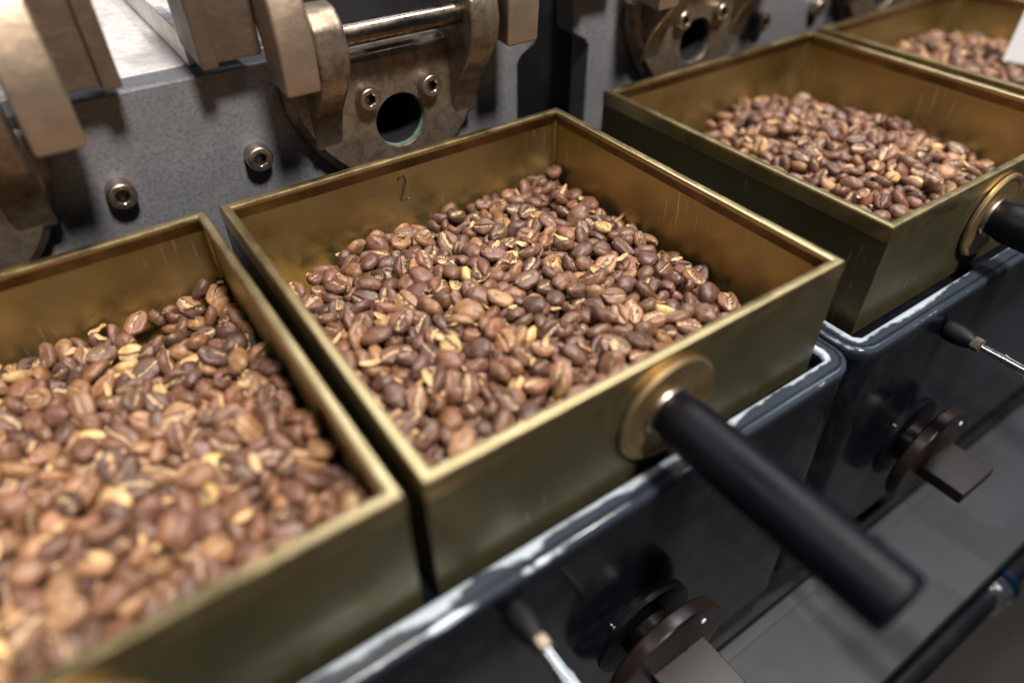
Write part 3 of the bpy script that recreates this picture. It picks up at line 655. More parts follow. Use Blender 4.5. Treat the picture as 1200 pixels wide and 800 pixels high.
2118 548 203 267 60 -122 33  2214 553 151 258 77 -75 -30  2164 564 580 262 -42 -5 -70  3014 371 357 200 -24 -124 -10  3565 390 436 206 -7 179 39
3115 415 207 231 -59 -40 167  3328 509 278 218 36 -38 -86  2023 53 367 217 23 -35 -85  2019 371 641 295 -145 37 56  3118 379 656 283 15 13 90
3317 506 300 198 -45 3 24  3115 529 199 225 140 -19 -87  1318 581 312 222 7 -176 1  2111 187 167 238 41 -131 -55  2001 390 663 294 118 -25 -54
2169 638 336 285 58 166 -36  3011 256 376 235 -107 -36 62  3288 416 107 233 46 169 25  2181 516 468 254 -93 152 10  2033 668 358 283 -62 -13 -86
2118 486 215 230 135 1 19  2383 485 438 239 -107 21 41  2259 671 232 303 -178 -42 9  3388 375 281 220 -28 -152 6  1161 389 345 264 -69 59 -30
2128 480 482 261 -36 -162 -59  2152 567 375 255 -28 -18 169  3153 348 133 240 -124 33 95  1312 334 121 230 -164 -1 -17  1133 679 531 284 -108 42 -84
1179 672 604 284 136 37 50  2341 304 411 202 131 -2 -113  2311 272 453 228 56 65 -117  2215 498 306 223 152 13 -34  3015 245 203 256 29 145 36
3004 254 288 230 -110 -35 10  1311 592 668 305 3 67 105  2077 344 663 308 36 -164 -29  3386 469 397 207 107 -24 75  3211 526 166 226 -136 -19 -39
1290 523 458 266 -7 164 15  1159 669 496 279 -8 145 71  2015 134 516 268 42 -150 56  3304 496 207 220 138 4 28  2067 476 269 227 -31 139 -55
3019 286 602 296 156 14 -20  3254 551 455 231 0 16 -105  4069 377 475 223 -48 34 -173  2256 84 495 256 29 -176 0  2362 358 381 227 22 4 153
3118 267 428 265 38 -29 108  3376 596 144 266 -87 3 -55  4256 493 651 222 -144 13 -102  4265 510 473 204 116 2 58  2216 330 466 238 -17 52 -2
2327 644 255 295 -120 9 -74  3376 329 653 302 124 -24 -107  1360 623 172 213 169 16 48  2103 49 219 232 30 -176 -14  2012 214 521 264 -41 -147 -60
2265 265 646 280 34 139 -48  2312 473 460 237 41 173 26  2308 473 657 306 14 -7 95  2019 564 661 301 6 17 -8  3312 327 424 232 -173 13 -7
4189 457 572 215 162 -6 72  1007 495 199 215 81 -16 -81  2063 99 571 295 -22 -148 12  2317 235 345 222 161 4 25  2019 334 69 182 -127 -21 27
2400 301 293 207 126 8 9  2516 416 671 286 75 140 -13  2063 583 585 270 98 15 108  1111 595 607 288 143 -30 36  2078 325 617 291 -164 -29 12
4327 422 395 220 168 31 -26  4257 423 586 209 20 42 -28  1168 581 559 285 38 178 13  2102 334 300 217 39 -48 154  2322 385 619 275 -101 12 37
2269 466 385 225 27 165 -50  2310 527 293 254 23 -142 80  3028 572 528 240 -2 -170 70  2362 186 362 221 -137 24 -65  2151 550 177 266 -7 22 -121
3018 470 562 256 10 7 1  4477 564 537 210 16 172 29  1167 397 185 238 64 -12 46  1123 574 357 246 -18 151 93  2174 627 528 265 -11 7 -1
4568 409 434 223 137 31 -54  1353 493 495 278 0 -34 105  1213 656 577 282 -27 141 -58  2170 54 155 246 -38 58 -100  2061 301 536 251 -56 144 45
3030 281 493 262 171 3 -95  3015 308 503 247 5 -13 -125  3459 476 630 264 37 -158 -54  2511 56 249 244 -15 8 22  2168 223 594 266 179 -3 -36
2163 384 591 269 -166 43 38  2263 625 266 254 -135 -49 76  2217 580 447 266 -22 135 72  2006 661 268 305 -55 160 -33  2258 671 304 313 5 -33 -49
3261 299 406 233 175 9 -73  4366 464 432 219 -147 -52 -35  4086 482 554 184 11 -129 88  1326 584 636 318 18 144 -76  1568 623 402 268 50 160 10
2012 622 581 272 -91 136 -22  3158 375 446 242 15 -166 37  4359 621 452 211 -157 -27 9  2086 126 386 235 122 12 94  3067 253 141 271 19 -10 -178
3014 442 450 220 16 -156 6  4018 461 398 202 2 -170 25  1221 413 277 248 -139 -10 -88  2464 354 190 205 21 -141 80  2207 419 254 226 -2 -163 19
4328 560 650 232 -138 9 -75  1261 488 106 219 27 57 -14  2066 51 282 231 -80 -134 56  2076 171 108 228 144 -1 89  2295 407 421 233 -179 18 -71
2376 471 613 286 -123 16 80  2332 551 289 266 160 -31 -28  2165 637 378 277 30 -149 -1  2120 633 633 288 160 -45 -33  3214 344 369 197 -131 -45 -7
1286 424 472 268 -169 9 -71  2211 78 143 271 34 -166 13  2365 249 160 240 56 -72 16  2275 292 587 285 152 21 63  2258 373 546 285 -42 47 -131
2122 580 314 276 -31 10 -174  3015 359 155 249 80 20 113  3193 583 232 236 20 -30 -149  4127 373 390 232 99 6 -60  2367 410 603 295 -108 -20 -10
3167 506 648 263 -179 -26 -24  3360 562 488 228 -39 -166 -46  1278 468 138 256 -134 -4 56  1222 470 556 300 -156 -22 27  2064 333 360 227 -16 -23 -41
2204 514 429 247 -4 16 28  3061 359 409 222 -132 0 -25  4208 360 307 216 27 1 144  2018 130 315 237 179 2 -17  2233 469 549 260 155 0 61
2322 604 626 282 -30 42 77  2012 676 456 309 -174 -10 82  3337 538 266 247 27 128 14  3264 569 425 216 12 -20 -81  3019 508 619 287 6 -42 -26
4279 387 642 237 -40 167 -3  4127 561 484 200 -165 -19 71  1038 317 485 264 -158 -10 29  1105 497 260 274 33 -113 -59  1036 554 74 200 -157 14 -6
1378 586 451 290 -25 -16 -145  2051 643 667 291 -108 -41 -26  3007 259 391 266 1 127 114  3123 445 410 202 12 9 125  3432 516 474 229 25 -174 -21
1301 393 113 245 -91 -18 5  2187 200 130 207 -50 -7 -160  2278 479 579 291 -53 22 -124  2014 592 209 290 136 13 -63  3257 419 657 269 -43 -21 -121
3355 503 188 244 171 3 15  3258 532 332 212 151 5 -106  3208 595 464 228 -22 -165 75  1426 313 304 206 57 -18 -160  1376 379 394 267 126 13 46
2063 641 590 274 93 -36 121  3163 301 266 244 142 42 -4  3164 306 439 264 -129 -9 62  1108 395 582 307 -20 -175 2  1237 481 328 259 126 54 7
2018 246 87 224 132 -35 -102  2126 443 85 208 23 166 -78  3356 222 289 244 -19 135 -55  3215 331 181 262 -39 -17 138  3003 339 482 268 -2 176 -59
3079 383 387 207 -49 2 -168  3013 477 346 202 153 -58 -44  3055 568 258 250 177 5 84  3033 599 280 243 -71 -12 11  4486 410 600 234 1 -27 87
1356 409 133 223 -56 171 -5  1316 516 90 239 -26 28 -115  2115 67 180 251 5 -35 113  2310 121 99 231 10 152 -10  3215 313 321 225 -34 -179 43
3071 365 639 305 -34 -14 -34  3387 465 520 268 2 149 102  3237 597 257 256 9 146 25  4237 541 449 207 -45 149 60  1101 342 207 255 3 13 121
2132 252 500 233 -123 5 50  2116 352 272 215 -25 23 64  3023 288 529 291 -129 50 22  3004 649 366 242 21 10 44  3064 674 207 278 -136 10 48
4265 365 429 228 -156 -11 -15  1578 557 225 251 -4 123 106  2116 432 167 236 13 -180 68  2060 447 416 221 24 163 78  2303 402 460 235 -50 7 -121
3028 301 166 263 -21 22 80  3322 653 178 291 -80 13 -148  3107 646 273 264 179 12 51  4064 404 504 212 147 0 -94  4277 603 488 209 -26 169 -36
1058 659 257 224 46 173 -31  2202 162 536 269 -4 -162 -91  2166 208 232 233 3 -4 160  2319 389 194 248 -13 -140 -35  2065 435 306 215 47 -13 52
3113 332 558 279 26 -154 4  3050 296 554 279 3 -144 54  3062 358 261 240 -74 -28 165  4318 407 561 237 167 -25 -30  4164 528 587 206 120 14 -48
1127 373 322 271 147 -30 70  2181 81 409 257 132 -3 -78  2514 353 517 258 21 -141 -93  1161 485 639 300 45 -18 -91  2073 305 71 175 -89 0 52
2166 406 280 227 -7 163 19  2454 443 601 274 -8 -162 79  2312 499 559 287 56 132 43  3334 333 527 266 169 -35 58  3335 589 188 259 -26 -18 160
2032 377 505 252 26 30 -114  2161 652 463 285 45 11 99  2514 659 489 304 175 -42 42  3449 408 333 212 -103 -24 33  3117 518 138 251 168 3 96
3163 498 121 255 -81 -6 114  4362 446 486 223 54 -46 167  1029 370 133 226 167 7 68  1367 357 430 292 -3 124 -141  1063 517 124 248 -3 136 -91
2050 182 245 214 139 0 66  2183 307 668 291 117 -20 8  2268 594 168 282 -164 4 -89  2200 679 409 293 51 -139 -76  3050 319 234 239 37 18 156
3333 351 235 244 14 -43 -149  3569 476 280 218 157 -7 -66  4326 493 374 230 64 -13 -29  1027 463 269 231 -16 1 -180  2411 331 533 277 90 61 -54
2256 635 428 293 36 77 139  3103 488 232 242 -119 -74 -1  3155 472 366 219 127 66 56  4360 441 370 214 90 172 -7  1032 433 288 237 -108 -15 -99
1051 648 426 275 -2 178 -6  2051 150 445 248 36 22 -121  2152 314 515 251 26 -41 -85  2161 351 498 237 156 24 -90  2568 664 650 318 -34 96 55
3219 563 621 284 17 -118 -17  1103 462 179 262 -3 173 20  2211 50 130 245 -4 32 3  2027 160 169 254 8 177 84  2219 569 628 285 32 175 -10
3113 374 518 240 -28 -3 176  3367 643 341 274 161 -16 -17  3066 616 606 268 -153 -8 -20  1179 318 418 248 -155 7 -96  1318 529 474 297 -169 -7 69
2176 366 337 209 -140 -11 -13  3463 414 300 195 -155 -13 -51  3082 406 358 232 -155 11 6  3211 447 474 232 -118 50 -52  3105 400 603 260 -141 -6 1
3369 472 100 238 -133 27 45  3235 497 383 216 113 -3 1  3366 570 291 232 -23 -170 63  3064 567 389 241 40 13 154  4361 471 535 228 112 -14 112
2158 75 444 271 -7 5 40  2018 139 564 295 -43 14 163  2067 184 561 297 22 25 -147  2211 310 136 234 -178 3 43  2356 527 661 301 -122 -4 57
2511 569 399 269 41 -26 153  2104 577 556 298 -147 16 25  2262 602 560 295 64 6 81  3020 251 317 246 21 -157 40  4012 403 367 238 33 -4 39
4160 485 474 228 -63 -129 -43  1132 426 173 267 -1 -152 -6  1317 480 611 310 59 -159 18  1061 572 506 294 10 14 -100  2054 349 259 236 18 -155 65
2261 609 146 293 -19 132 -68  3218 475 475 237 1 21 -100  3365 426 537 260 37 -150 47  3110 573 169 266 102 -27 -9  3302 682 356 282 -78 -44 92
1373 525 499 309 -39 158 32  2324 291 268 228 -164 35 -42  2366 427 527 280 -135 22 8  3411 287 186 255 25 116 6  3229 401 628 282 170 53 -26
3053 578 102 247 -11 -10 111  4215 492 493 223 36 -72 72  4365 502 522 222 -35 -127 4  4308 586 410 199 132 -36 -94  1026 605 507 297 -25 37 -136
2215 273 244 209 98 -21 30  2165 269 599 314 -48 -136 -12  3110 386 106 254 28 -12 73  3556 376 479 275 18 -158 -51  3569 542 296 222 156 -26 41
1211 370 302 243 -169 -21 -25  1301 408 218 256 -12 0 55  2123 256 146 281 -178 -21 -61  2081 256 673 291 81 -179 2  2014 649 300 294 141 -16 56
3018 261 461 287 -170 2 64  3051 487 97 227 53 -24 86  3153 483 425 213 -155 8 -31  3113 521 499 249 140 -34 83  1188 309 254 227 2 -144 53
1325 352 656 315 -2 -157 -106  1132 506 555 305 39 -164 15  1061 537 86 226 -56 -20 -134  2063 219 628 308 94 33 -11  2123 273 206 214 -119 -14 -118
2261 400 342 210 43 -159 55  2065 514 126 273 -16 15 -63  2314 620 213 295 38 12 -53  3012 385 481 247 16 10 32  3284 556 213 252 -25 -101 -113
4296 418 527 244 -36 174 19  1115 322 296 277 -138 -30 -27  2228 103 547 290 85 8 9  2367 158 396 247 -148 41 0  2037 328 234 266 -175 5 -89
3555 274 164 282 19 -157 -46  3286 329 282 240 53 42 105  3163 677 155 302 -153 32 61  4258 469 664 240 -156 33 -6  4002 669 638 255 -48 -166 -13
1533 445 151 259 -13 -141 -105  2065 235 243 213 163 18 -23  2011 446 626 303 -17 173 27  2288 538 522 263 3 -4 71  2191 593 259 272 -153 20 40
2014 566 349 292 -21 60 -174  2030 617 183 287 -87 45 110  3224 391 410 220 -1 -107 -58  3258 441 386 228 -10 -154 57  3115 570 566 267 -25 -175 -65
3116 622 236 259 40 -167 19  3054 649 310 275 145 -34 -72  4011 618 578 243 34 32 -133  1002 332 641 274 -53 -12 -165  1315 362 534 285 9 160 81
1227 432 389 240 14 -165 17  1080 588 76 190 -12 -150 57  1229 648 242 263 1 -36 -76  2563 37 248 211 3 -174 50  2083 58 312 257 22 -112 -21
2204 98 355 237 47 152 17  2304 115 480 280 -34 -49 172  2334 363 301 244 0 -128 -117  2250 359 181 239 173 -20 -28  3015 377 534 254 -146 7 -5
1074 605 158 249 -42 10 171  1527 621 629 310 38 180 20  2202 174 195 212 -111 49 -97  2015 176 386 234 108 18 -114  2082 244 116 279 -149 10 101
2254 494 176 257 -25 -32 -32  2560 610 121 290 36 126 -79  1323 463 497 295 31 7 151  1063 622 452 291 -92 -42 -2  1255 663 465 271 30 178 24
2327 52 459 258 -133 60 11  2165 61 70 198 4 139 64  2312 215 264 233 13 -177 -77  2335 465 307 239 -36 5 147  2207 527 373 255 -6 -171 -28
3214 614 422 261 14 -129 43  3009 600 563 271 -57 1 -101  1301 631 93 230 119 -18 -59  2154 48 401 247 -29 36 84  2155 342 630 309 -7 175 -46
2212 415 502 275 -1 51 -7  3205 331 160 240 -74 36 -142  3325 269 548 301 -162 36 -71  3364 319 545 308 -115 -17 -32  3067 349 386 228 -80 -6 125
3353 485 446 229 -24 162 39  1169 566 160 267 24 5 152  1018 543 393 240 -128 18 119  1263 610 123 241 10 155 -84  2322 509 445 281 -39 -180 -3
3150 272 279 255 -173 -34 -33  3557 341 312 246 -172 -14 -69  3322 307 473 265 -157 -5 -33  3376 498 494 251 121 53 -65  3212 518 271 240 -126 -23 -99
3163 541 516 248 0 -175 -86  4362 661 588 238 129 -21 -112  1523 326 330 256 16 174 44  1257 430 116 255 19 -160 25  1161 528 241 230 174 9 -73
1008 556 121 262 11 158 64  1388 570 385 267 144 -12 101  1016 675 205 295 119 7 -108  1384 676 388 249 86 32 64  2109 392 319 250 -139 -6 63
2205 441 234 232 45 -61 -153  3068 226 326 253 -132 21 87  3008 386 172 267 -26 2 -90  3007 536 535 273 -26 167 0  3056 553 641 292 111 12 -142
4185 345 559 226 -15 157 31  4161 439 613 213 3 -150 104  1023 490 170 263 -139 -39 87  1301 497 375 266 124 -2 -77  2069 272 178 233 141 -16 6
2377 321 276 233 141 6 -95  2101 419 445 254 118 -23 37  3526 335 451 266 154 -44 -58  3055 368 554 279 46 29 -18  3368 408 144 279 -21 11 -141
3162 543 236 268 157 -27 34  4051 676 576 243 167 54 -38  2451 86 243 232 -65 -14 73  2015 284 505 257 -12 157 61  2154 501 664 292 -91 -23 -123
3050 521 429 235 142 27 102  3209 542 593 285 -32 -128 -42  3084 630 144 288 -36 10 122  3398 643 199 300 58 -1 -1  4418 432 664 246 27 -45 -125
4140 466 504 226 -171 28 -62  4213 579 457 217 -143 -3 -87  1171 337 562 291 59 155 -34  1228 610 182 256 -177 -17 7  1363 609 282 229 -148 -12 36
2369 165 432 273 156 -24 -55  2367 245 202 222 113 -4 -72  2361 443 120 229 23 -156 8  2439 587 326 296 -150 -21 36  2371 608 435 266 -161 -7 -1
3154 297 293 248 -179 8 -28  3178 529 358 226 144 13 -109  4068 396 404 239 -19 -152 -36  1312 441 489 254 -76 75 -54  2057 262 310 261 -44 -163 8
2067 327 495 270 4 -6 -45  2224 381 475 238 -119 5 67  2393 537 639 292 103 64 91  2362 634 501 297 171 -34 35  3321 282 125 296 -128 -26 103
3435 238 481 265 49 -166 15  4210 410 466 238 134 -16 79  4323 385 533 250 -9 -36 145  4551 532 627 242 7 47 137  4135 528 549 224 174 22 -54
1324 333 151 226 -20 0 178  1365 309 233 181 3 -177 -47  1023 385 428 276 -4 -159 80  1227 414 313 258 -11 10 23  1501 587 199 284 22 -133 13
1078 549 307 257 -122 -9 -51  2007 59 351 245 -20 11 80  2127 408 132 234 -20 5 14  2013 369 607 300 18 -157 9  2015 413 541 300 -14 -21 166
2105 429 569 284 27 29 2  2021 583 117 286 23 -133 96  2110 564 526 288 157 -55 5  2038 639 128 293 -161 -1 -98  3217 229 170 264 122 -2 111
3432 388 246 238 -3 168 -1  3510 475 142 260 -21 -161 78  3015 455 204 234 -55 -170 -45  3028 673 436 288 -158 -20 -78  1094 327 582 292 21 -50 -138
1129 485 294 287 -110 20 -79  1496 626 222 231 -161 -3 -30  1275 668 333 266 -20 161 -12  2078 102 218 251 -170 33 57  2055 133 249 217 17 -178 -45
2562 171 210 237 -3 145 112  2253 506 418 285 83 -25 139  2084 649 214 302 -159 -41 13  4318 435 643 251 38 -157 35  1102 294 220 293 150 -55 26
1362 471 586 304 35 -148 72  1263 532 215 262 119 19 92  1357 647 172 292 39 0 -49  1215 667 667 291 -165 14 5  2165 50 486 261 40 -45 -161
2108 295 374 210 -173 19 -47  2303 376 225 233 37 41 -113  2366 494 286 255 171 -23 -18  3315 283 329 275 -158 -12 95  3267 352 187 278 -29 144 31
3225 407 272 224 5 163 37  3315 433 590 262 6 139 2  4121 441 465 229 7 -142 51  1114 494 435 260 116 -20 97  1187 513 342 268 -21 155 -61
1014 552 551 316 -29 2 -110  1060 613 570 302 -46 45 -157  1076 628 70 195 77 -16 -58  2341 130 167 266 -168 -1 79  2347 139 227 237 38 164 -22
2157 174 139 273 11 36 118  2364 278 132 241 127 -7 -38  2016 288 209 238 177 -51 -28  2416 312 649 307 -26 165 9  2522 545 130 273 -53 18 -23
2065 501 608 307 9 150 -71  2105 621 611 308 167 5 -30  3469 226 369 261 -168 10 -77  3030 278 246 253 2 -171 42  3136 447 264 208 -21 14 105
3104 514 559 253 151 4 90  2362 84 152 252 -31 -2 -18  2163 147 199 253 95 17 64  2062 127 199 241 -50 -140 33  2112 159 496 267 -145 24 -81
2365 231 180 238 -131 30 -4  2553 318 114 260 34 78 -139  2077 309 317 222 18 66 -49  2319 344 562 281 2 146 42  2335 380 448 268 -64 -141 -4
2189 472 423 288 -10 150 -17  2117 537 468 281 172 -18 69  3134 408 563 263 -9 -178 1  3108 484 326 235 3 -15 -20  3159 569 327 215 5 22 -110
3431 593 663 294 -164 20 58  3268 680 312 297 -112 -38 106  4029 586 526 242 153 -37 59  1224 615 488 266 7 -166 28  2161 212 402 233 99 -106 21
2261 265 479 246 32 157 1  2111 321 440 246 14 -28 136  2382 418 135 281 -88 20 -79  2025 511 489 301 33 120 -29  3013 244 423 274 33 -1 107
3214 346 107 264 74 140 24  3047 412 173 249 -20 -22 -114  3054 407 248 270 -164 -32 -62  3023 452 622 287 177 39 18  4172 352 338 243 -50 57 -159
4128 543 372 215 7 -151 -31  4466 525 508 225 21 -161 43  1074 398 254 256 126 -20 -6  1155 389 288 267 -138 9 -83  1374 350 379 278 1 -5 86
1033 432 513 292 167 38 43  1270 532 160 281 11 157 77  1181 510 299 293 -11 148 109  1231 508 327 298 1 133 -118  1081 593 257 253 -135 21 -40
1175 616 479 303 -3 -168 38  2522 204 497 265 -18 -178 -47  2335 250 381 241 29 -14 80  2582 366 134 259 -20 165 52  2423 430 223 260 -150 6 110
2377 488 103 262 26 -167 77  2067 517 621 278 -137 20 84  2067 585 363 305 35 -13 54  2032 653 358 313 -20 -4 -64  2356 619 391 319 -110 -116 3
3161 280 384 262 -83 -12 -137  3437 488 260 252 44 -14 -145  3213 459 492 256 -93 111 52  3030 507 589 278 85 28 38  4079 346 384 249 67 131 -37
4206 407 620 260 -25 -7 2  4083 548 419 231 128 -35 -79  1384 317 262 283 -137 18 -111  1227 624 259 249 -17 170 68  1120 657 540 278 32 139 83
2366 73 235 269 -159 10 78  2105 78 338 268 -17 -12 -50  2350 291 454 236 13 6 -63  2022 497 251 236 67 10 -174  2168 535 418 290 -56 5 112
3365 203 249 236 170 1 6  3169 252 338 291 -62 121 39  3172 254 361 289 -40 -33 -2  3078 374 123 279 -13 -167 -24  3188 367 574 303 173 -10 30
3091 495 534 256 132 -15 113  4534 396 491 240 19 -143 -42  4221 404 668 257 -112 -61 -27  4015 452 543 262 -119 -24 62  4028 529 397 233 -9 -155 1
4316 565 505 230 8 2 160  4342 640 543 236 -161 2 40  1361 393 501 303 -146 4 89  1561 549 595 315 -81 147 32  2112 102 161 284 -157 15 -17
2017 141 363 269 -125 -10 -73  2411 196 139 248 -27 50 13  2018 203 373 264 -137 -23 110  2363 327 184 240 -159 -30 51  2028 358 369 272 -52 -27 158
2151 395 132 264 156 10 6  2068 445 206 235 -19 11 -47  2176 413 624 305 -32 122 38  2003 507 353 262 125 18 126  2113 653 184 292 -14 47 -6
2003 649 628 319 4 119 -45  3014 342 346 237 -134 -17 9  3282 406 463 234 7 1 86  3066 526 392 249 -14 18 65  4165 476 607 229 -54 -162 -21
1178 309 122 261 155 0 -76  1001 365 497 301 145 -5 -43  1163 444 596 307 1 -4 4  1156 598 531 308 162 -27 50  1367 669 361 270 -39 172 -27
2117 102 295 261 29 -158 76  2111 226 293 262 -122 12 -133  2561 216 576 308 -49 -31 -120  2067 272 114 256 47 -137 44  2015 280 154 250 74 37 144
2123 310 549 282 -140 -16 29  2165 365 243 270 -160 -18 25  2003 384 430 262 -76 -156 7  2289 429 107 250 7 177 -18  2161 436 371 237 12 44 -78
2087 519 157 284 -24 -51 107  2260 571 144 306 0 13 7  2360 553 439 293 128 9 -15  3381 388 307 243 -23 165 -64  3261 409 387 247 -92 7 113
3219 489 155 233 -169 -8 -41  3566 486 664 286 -110 -11 34  3211 553 190 250 179 73 17  4263 383 445 245 5 163 25  4263 381 593 256 -11 30 -41
4206 442 602 245 -6 160 -26  4061 499 546 236 50 58 5  4164 517 656 236 34 173 -41  4116 569 393 241 -30 3 86  1073 372 221 256 -3 173 21
1581 386 535 293 -142 0 -72  1187 419 141 296 17 -151 62  1338 449 478 304 -4 -151 109  2166 74 299 266 100 -3 61  2564 93 516 297 141 -5 -123
2009 224 225 284 4 -147 64  2463 267 433 272 24 -39 -109  2264 369 159 282 -17 46 -73  2228 369 118 237 -3 -10 141  2118 358 320 272 173 -39 33
2362 458 366 264 -26 148 -60  2051 492 531 277 36 40 -119  2023 537 326 263 -176 13 -69  2105 518 528 288 -3 -173 -60  2370 565 462 287 -59 15 -134
2111 623 322 307 153 2 -38  2313 593 601 297 -123 -23 -50  3116 208 208 237 -173 23 20  3012 307 146 285 52 155 -8  3125 315 376 270 133 21 -72
3300 308 615 313 -105 -1 134  3111 410 202 289 -2 -152 52  3163 404 579 298 49 -7 -14  3264 457 257 232 13 -171 79  3315 636 217 261 150 -21 0
3214 605 525 266 -180 -4 12  4309 479 570 236 -8 -173 -87  4334 508 613 235 -13 172 -52  4418 669 548 265 1 32 -167  1155 305 156 252 -142 -7 13
1562 343 237 241 141 25 -55  1318 340 320 281 -179 -36 -36  1317 318 343 220 -2 -174 -84  1373 372 613 308 -8 157 -95  1064 453 229 240 20 -14 52
1363 461 350 279 150 -33 -16  1375 472 406 271 53 -152 -6  1348 479 456 302 -159 4 -101  1174 537 127 292 -136 -3 75  1460 531 146 253 158 7 -25
1284 623 374 245 25 -137 -13  1077 623 428 308 172 -1 -39  1083 674 120 256 3 27 63  1312 657 442 304 -143 19 -73  2269 54 390 268 29 170 27
2165 79 330 305 -1 12 57  2388 134 69 214 -25 44 -101  2361 139 285 236 -170 16 14  2078 133 419 263 156 -5 -25  2162 225 100 258 -17 179 -27
2017 460 167 259 -164 -3 -74  2065 417 200 287 -28 161 -57  2460 492 386 260 -141 -13 -19  2268 530 259 265 40 4 67  2188 534 365 308 -140 -29 -4
3168 278 499 301 -19 2 2  3226 381 606 295 -1 144 90  3011 407 666 310 41 -121 85  3217 475 382 272 -74 -127 -17  3368 536 168 251 -156 -37 12
3050 543 473 256 22 -7 38  3233 585 214 260 -171 16 -32  3331 603 171 297 78 -144 26  3256 670 504 303 30 19 158  3158 593 638 314 49 -175 30
4013 343 528 235 -177 -19 9  1337 319 454 260 -51 -45 -158  1466 428 205 272 4 172 34  1124 420 222 223 10 -18 141  1276 415 443 302 -16 -8 156
1210 395 469 294 -117 -35 -75  1139 444 556 320 -82 -29 -107  1031 477 419 305 -32 -167 -41  1116 564 457 303 -167 23 -7  1188 616 210 280 40 132 -46
1163 604 297 256 16 174 56  1383 643 291 251 0 -148 55  1189 672 406 296 -20 -173 -70  2407 49 546 286 114 -51 -8  2161 75 83 230 -31 143 94
2406 69 528 297 -152 5 57  2166 114 193 290 -103 -6 -92  2019 114 256 250 -2 175 33  2330 141 247 280 178 -7 13  2326 188 475 268 38 -159 -47
2354 215 158 252 176 -41 -40  2157 214 312 299 -22 28 -153  2515 229 386 258 -42 -134 26  2118 298 342 229 40 -171 2  2161 287 626 310 -10 -173 2
2017 333 161 276 175 -19 24  2015 315 385 245 -75 -161 -22  2362 387 336 280 -142 1 80  2210 382 412 252 -62 -135 -14  2114 439 210 311 -61 139 38
2310 415 251 263 -1 -28 -180  2271 438 278 242 -171 -1 -30  2159 424 329 230 157 18 -22  2185 406 575 302 -160 0 89  2211 501 402 255 -65 162 -22
2360 504 636 308 -35 -164 10  2318 513 213 265 -156 -2 -96  2205 543 503 303 5 -10 9  2117 561 178 295 -171 -17 65  2116 572 295 302 159 -33 -49
3361 293 410 272 -151 39 7  3309 236 543 287 52 -139 69  3003 319 120 287 -42 -15 -71  3073 306 338 248 -119 74 -2  3133 366 416 245 -134 -22 13
3333 445 352 229 83 11 64  3150 403 506 263 43 164 -33  3118 430 261 252 -146 15 78  3084 494 364 242 44 157 29  3163 546 372 256 -141 -61 -34
3036 626 450 278 -165 -31 -31  4067 379 498 259 123 -10 -118  4216 371 558 250 -11 14 -126  4564 479 447 255 -39 41 -89  4374 586 627 255 -179 39 20
4278 636 483 227 0 149 -98  4264 588 560 250 -162 38 18  1282 310 287 254 -19 -9 68  1087 359 347 269 59 117 0  1028 381 369 300 -2 -180 -18
1407 409 393 290 -26 -161 61  1211 356 586 304 24 -156 66  1212 530 337 299 9 -170 -30  1026 512 438 300 57 17 -180  1227 569 190 295 130 9 -51
1173 563 421 273 34 -169 50  1383 612 233 279 50 174 13  1037 614 296 287 16 177 -2  1163 683 272 243 94 35 -89  2328 141 188 305 5 -6 80
2519 138 285 278 -143 -7 101  2161 129 405 307 -152 -6 -95  2269 194 117 257 122 -3 20  2406 189 246 267 -151 -6 -94  2018 191 288 251 -26 -157 -45
2318 187 599 301 15 172 11  2235 200 144 300 120 3 -73  2555 240 266 255 -52 16 136  2365 297 99 253 -53 -77 -3  2050 286 324 253 34 108 -103
2437 281 464 276 17 -22 -12  2165 337 124 277 -7 0 -83  2566 304 134 276 58 16 -164  2361 313 160 252 34 -35 35  2266 347 219 231 -13 154 96
2161 399 98 255 159 40 4  2411 406 223 251 48 -14 98  2116 459 132 272 158 11 -4  2311 489 355 260 64 -11 -68  2093 451 414 264 128 -8 112
2166 555 235 288 147 14 -39  2263 536 309 308 10 -164 -21  2222 521 564 300 -180 19 66  2108 606 279 307 -19 21 166  2035 633 554 298 178 0 -45
3006 210 141 254 55 -165 3  3170 291 361 268 -178 -17 -12  3219 384 388 271 -107 2 -82  3374 383 431 272 -153 -4 -90  3161 440 138 308 -69 -141 -36
3122 416 300 241 -30 -160 -75  3171 408 599 308 -6 22 -159  3016 440 449 250 24 -165 -10  3583 463 652 304 -100 6 108  3260 548 417 245 -176 18 -34
3026 613 200 293 89 45 -77  3415 621 292 278 -23 21 -148  3001 631 372 260 -7 176 79  3285 628 540 289 -31 -179 -3  3053 677 273 310 -76 -62 -125
4162 360 356 251 -154 -25 47  4467 532 465 242 -7 -150 52  4523 585 477 245 -179 -3 -62  4308 638 644 285 -10 148 42  4118 680 455 255 -110 31 86
1386 356 402 308 -32 4 119  1115 402 312 296 -16 -154 -56  1104 429 342 282 25 8 146  1284 421 366 264 -98 -29 5  1433 474 239 268 -24 10 -90
1363 486 346 306 35 10 -11  1261 586 239 256 -108 -3 -1  1134 629 140 272 31 -26 29  1274 610 113 264 24 -176 -11  1283 637 549 319 2 35 -61
1079 669 90 216 166 -11 28  1136 656 123 299 -20 135 77  1389 675 172 277 40 -46 114  1022 647 178 250 178 14 49  1262 676 244 273 25 48 45
1160 675 332 310 2 1 154  1467 651 394 289 39 -24 -36  2365 93 213 300 1 161 97  2412 83 368 274 -25 -19 150  2064 99 383 255 34 -20 119
2117 71 451 308 -176 -13 -35  2218 82 481 297 7 -154 64  2051 135 246 319 -4 -22 64  2573 113 232 310 9 -37 69  2136 110 335 309 120 -71 -58
2172 199 212 269 -107 8 -101  2363 180 174 285 11 -4 -124  2007 203 229 314 166 30 -29  2087 197 410 287 20 -18 6  2256 177 462 299 147 28 -52
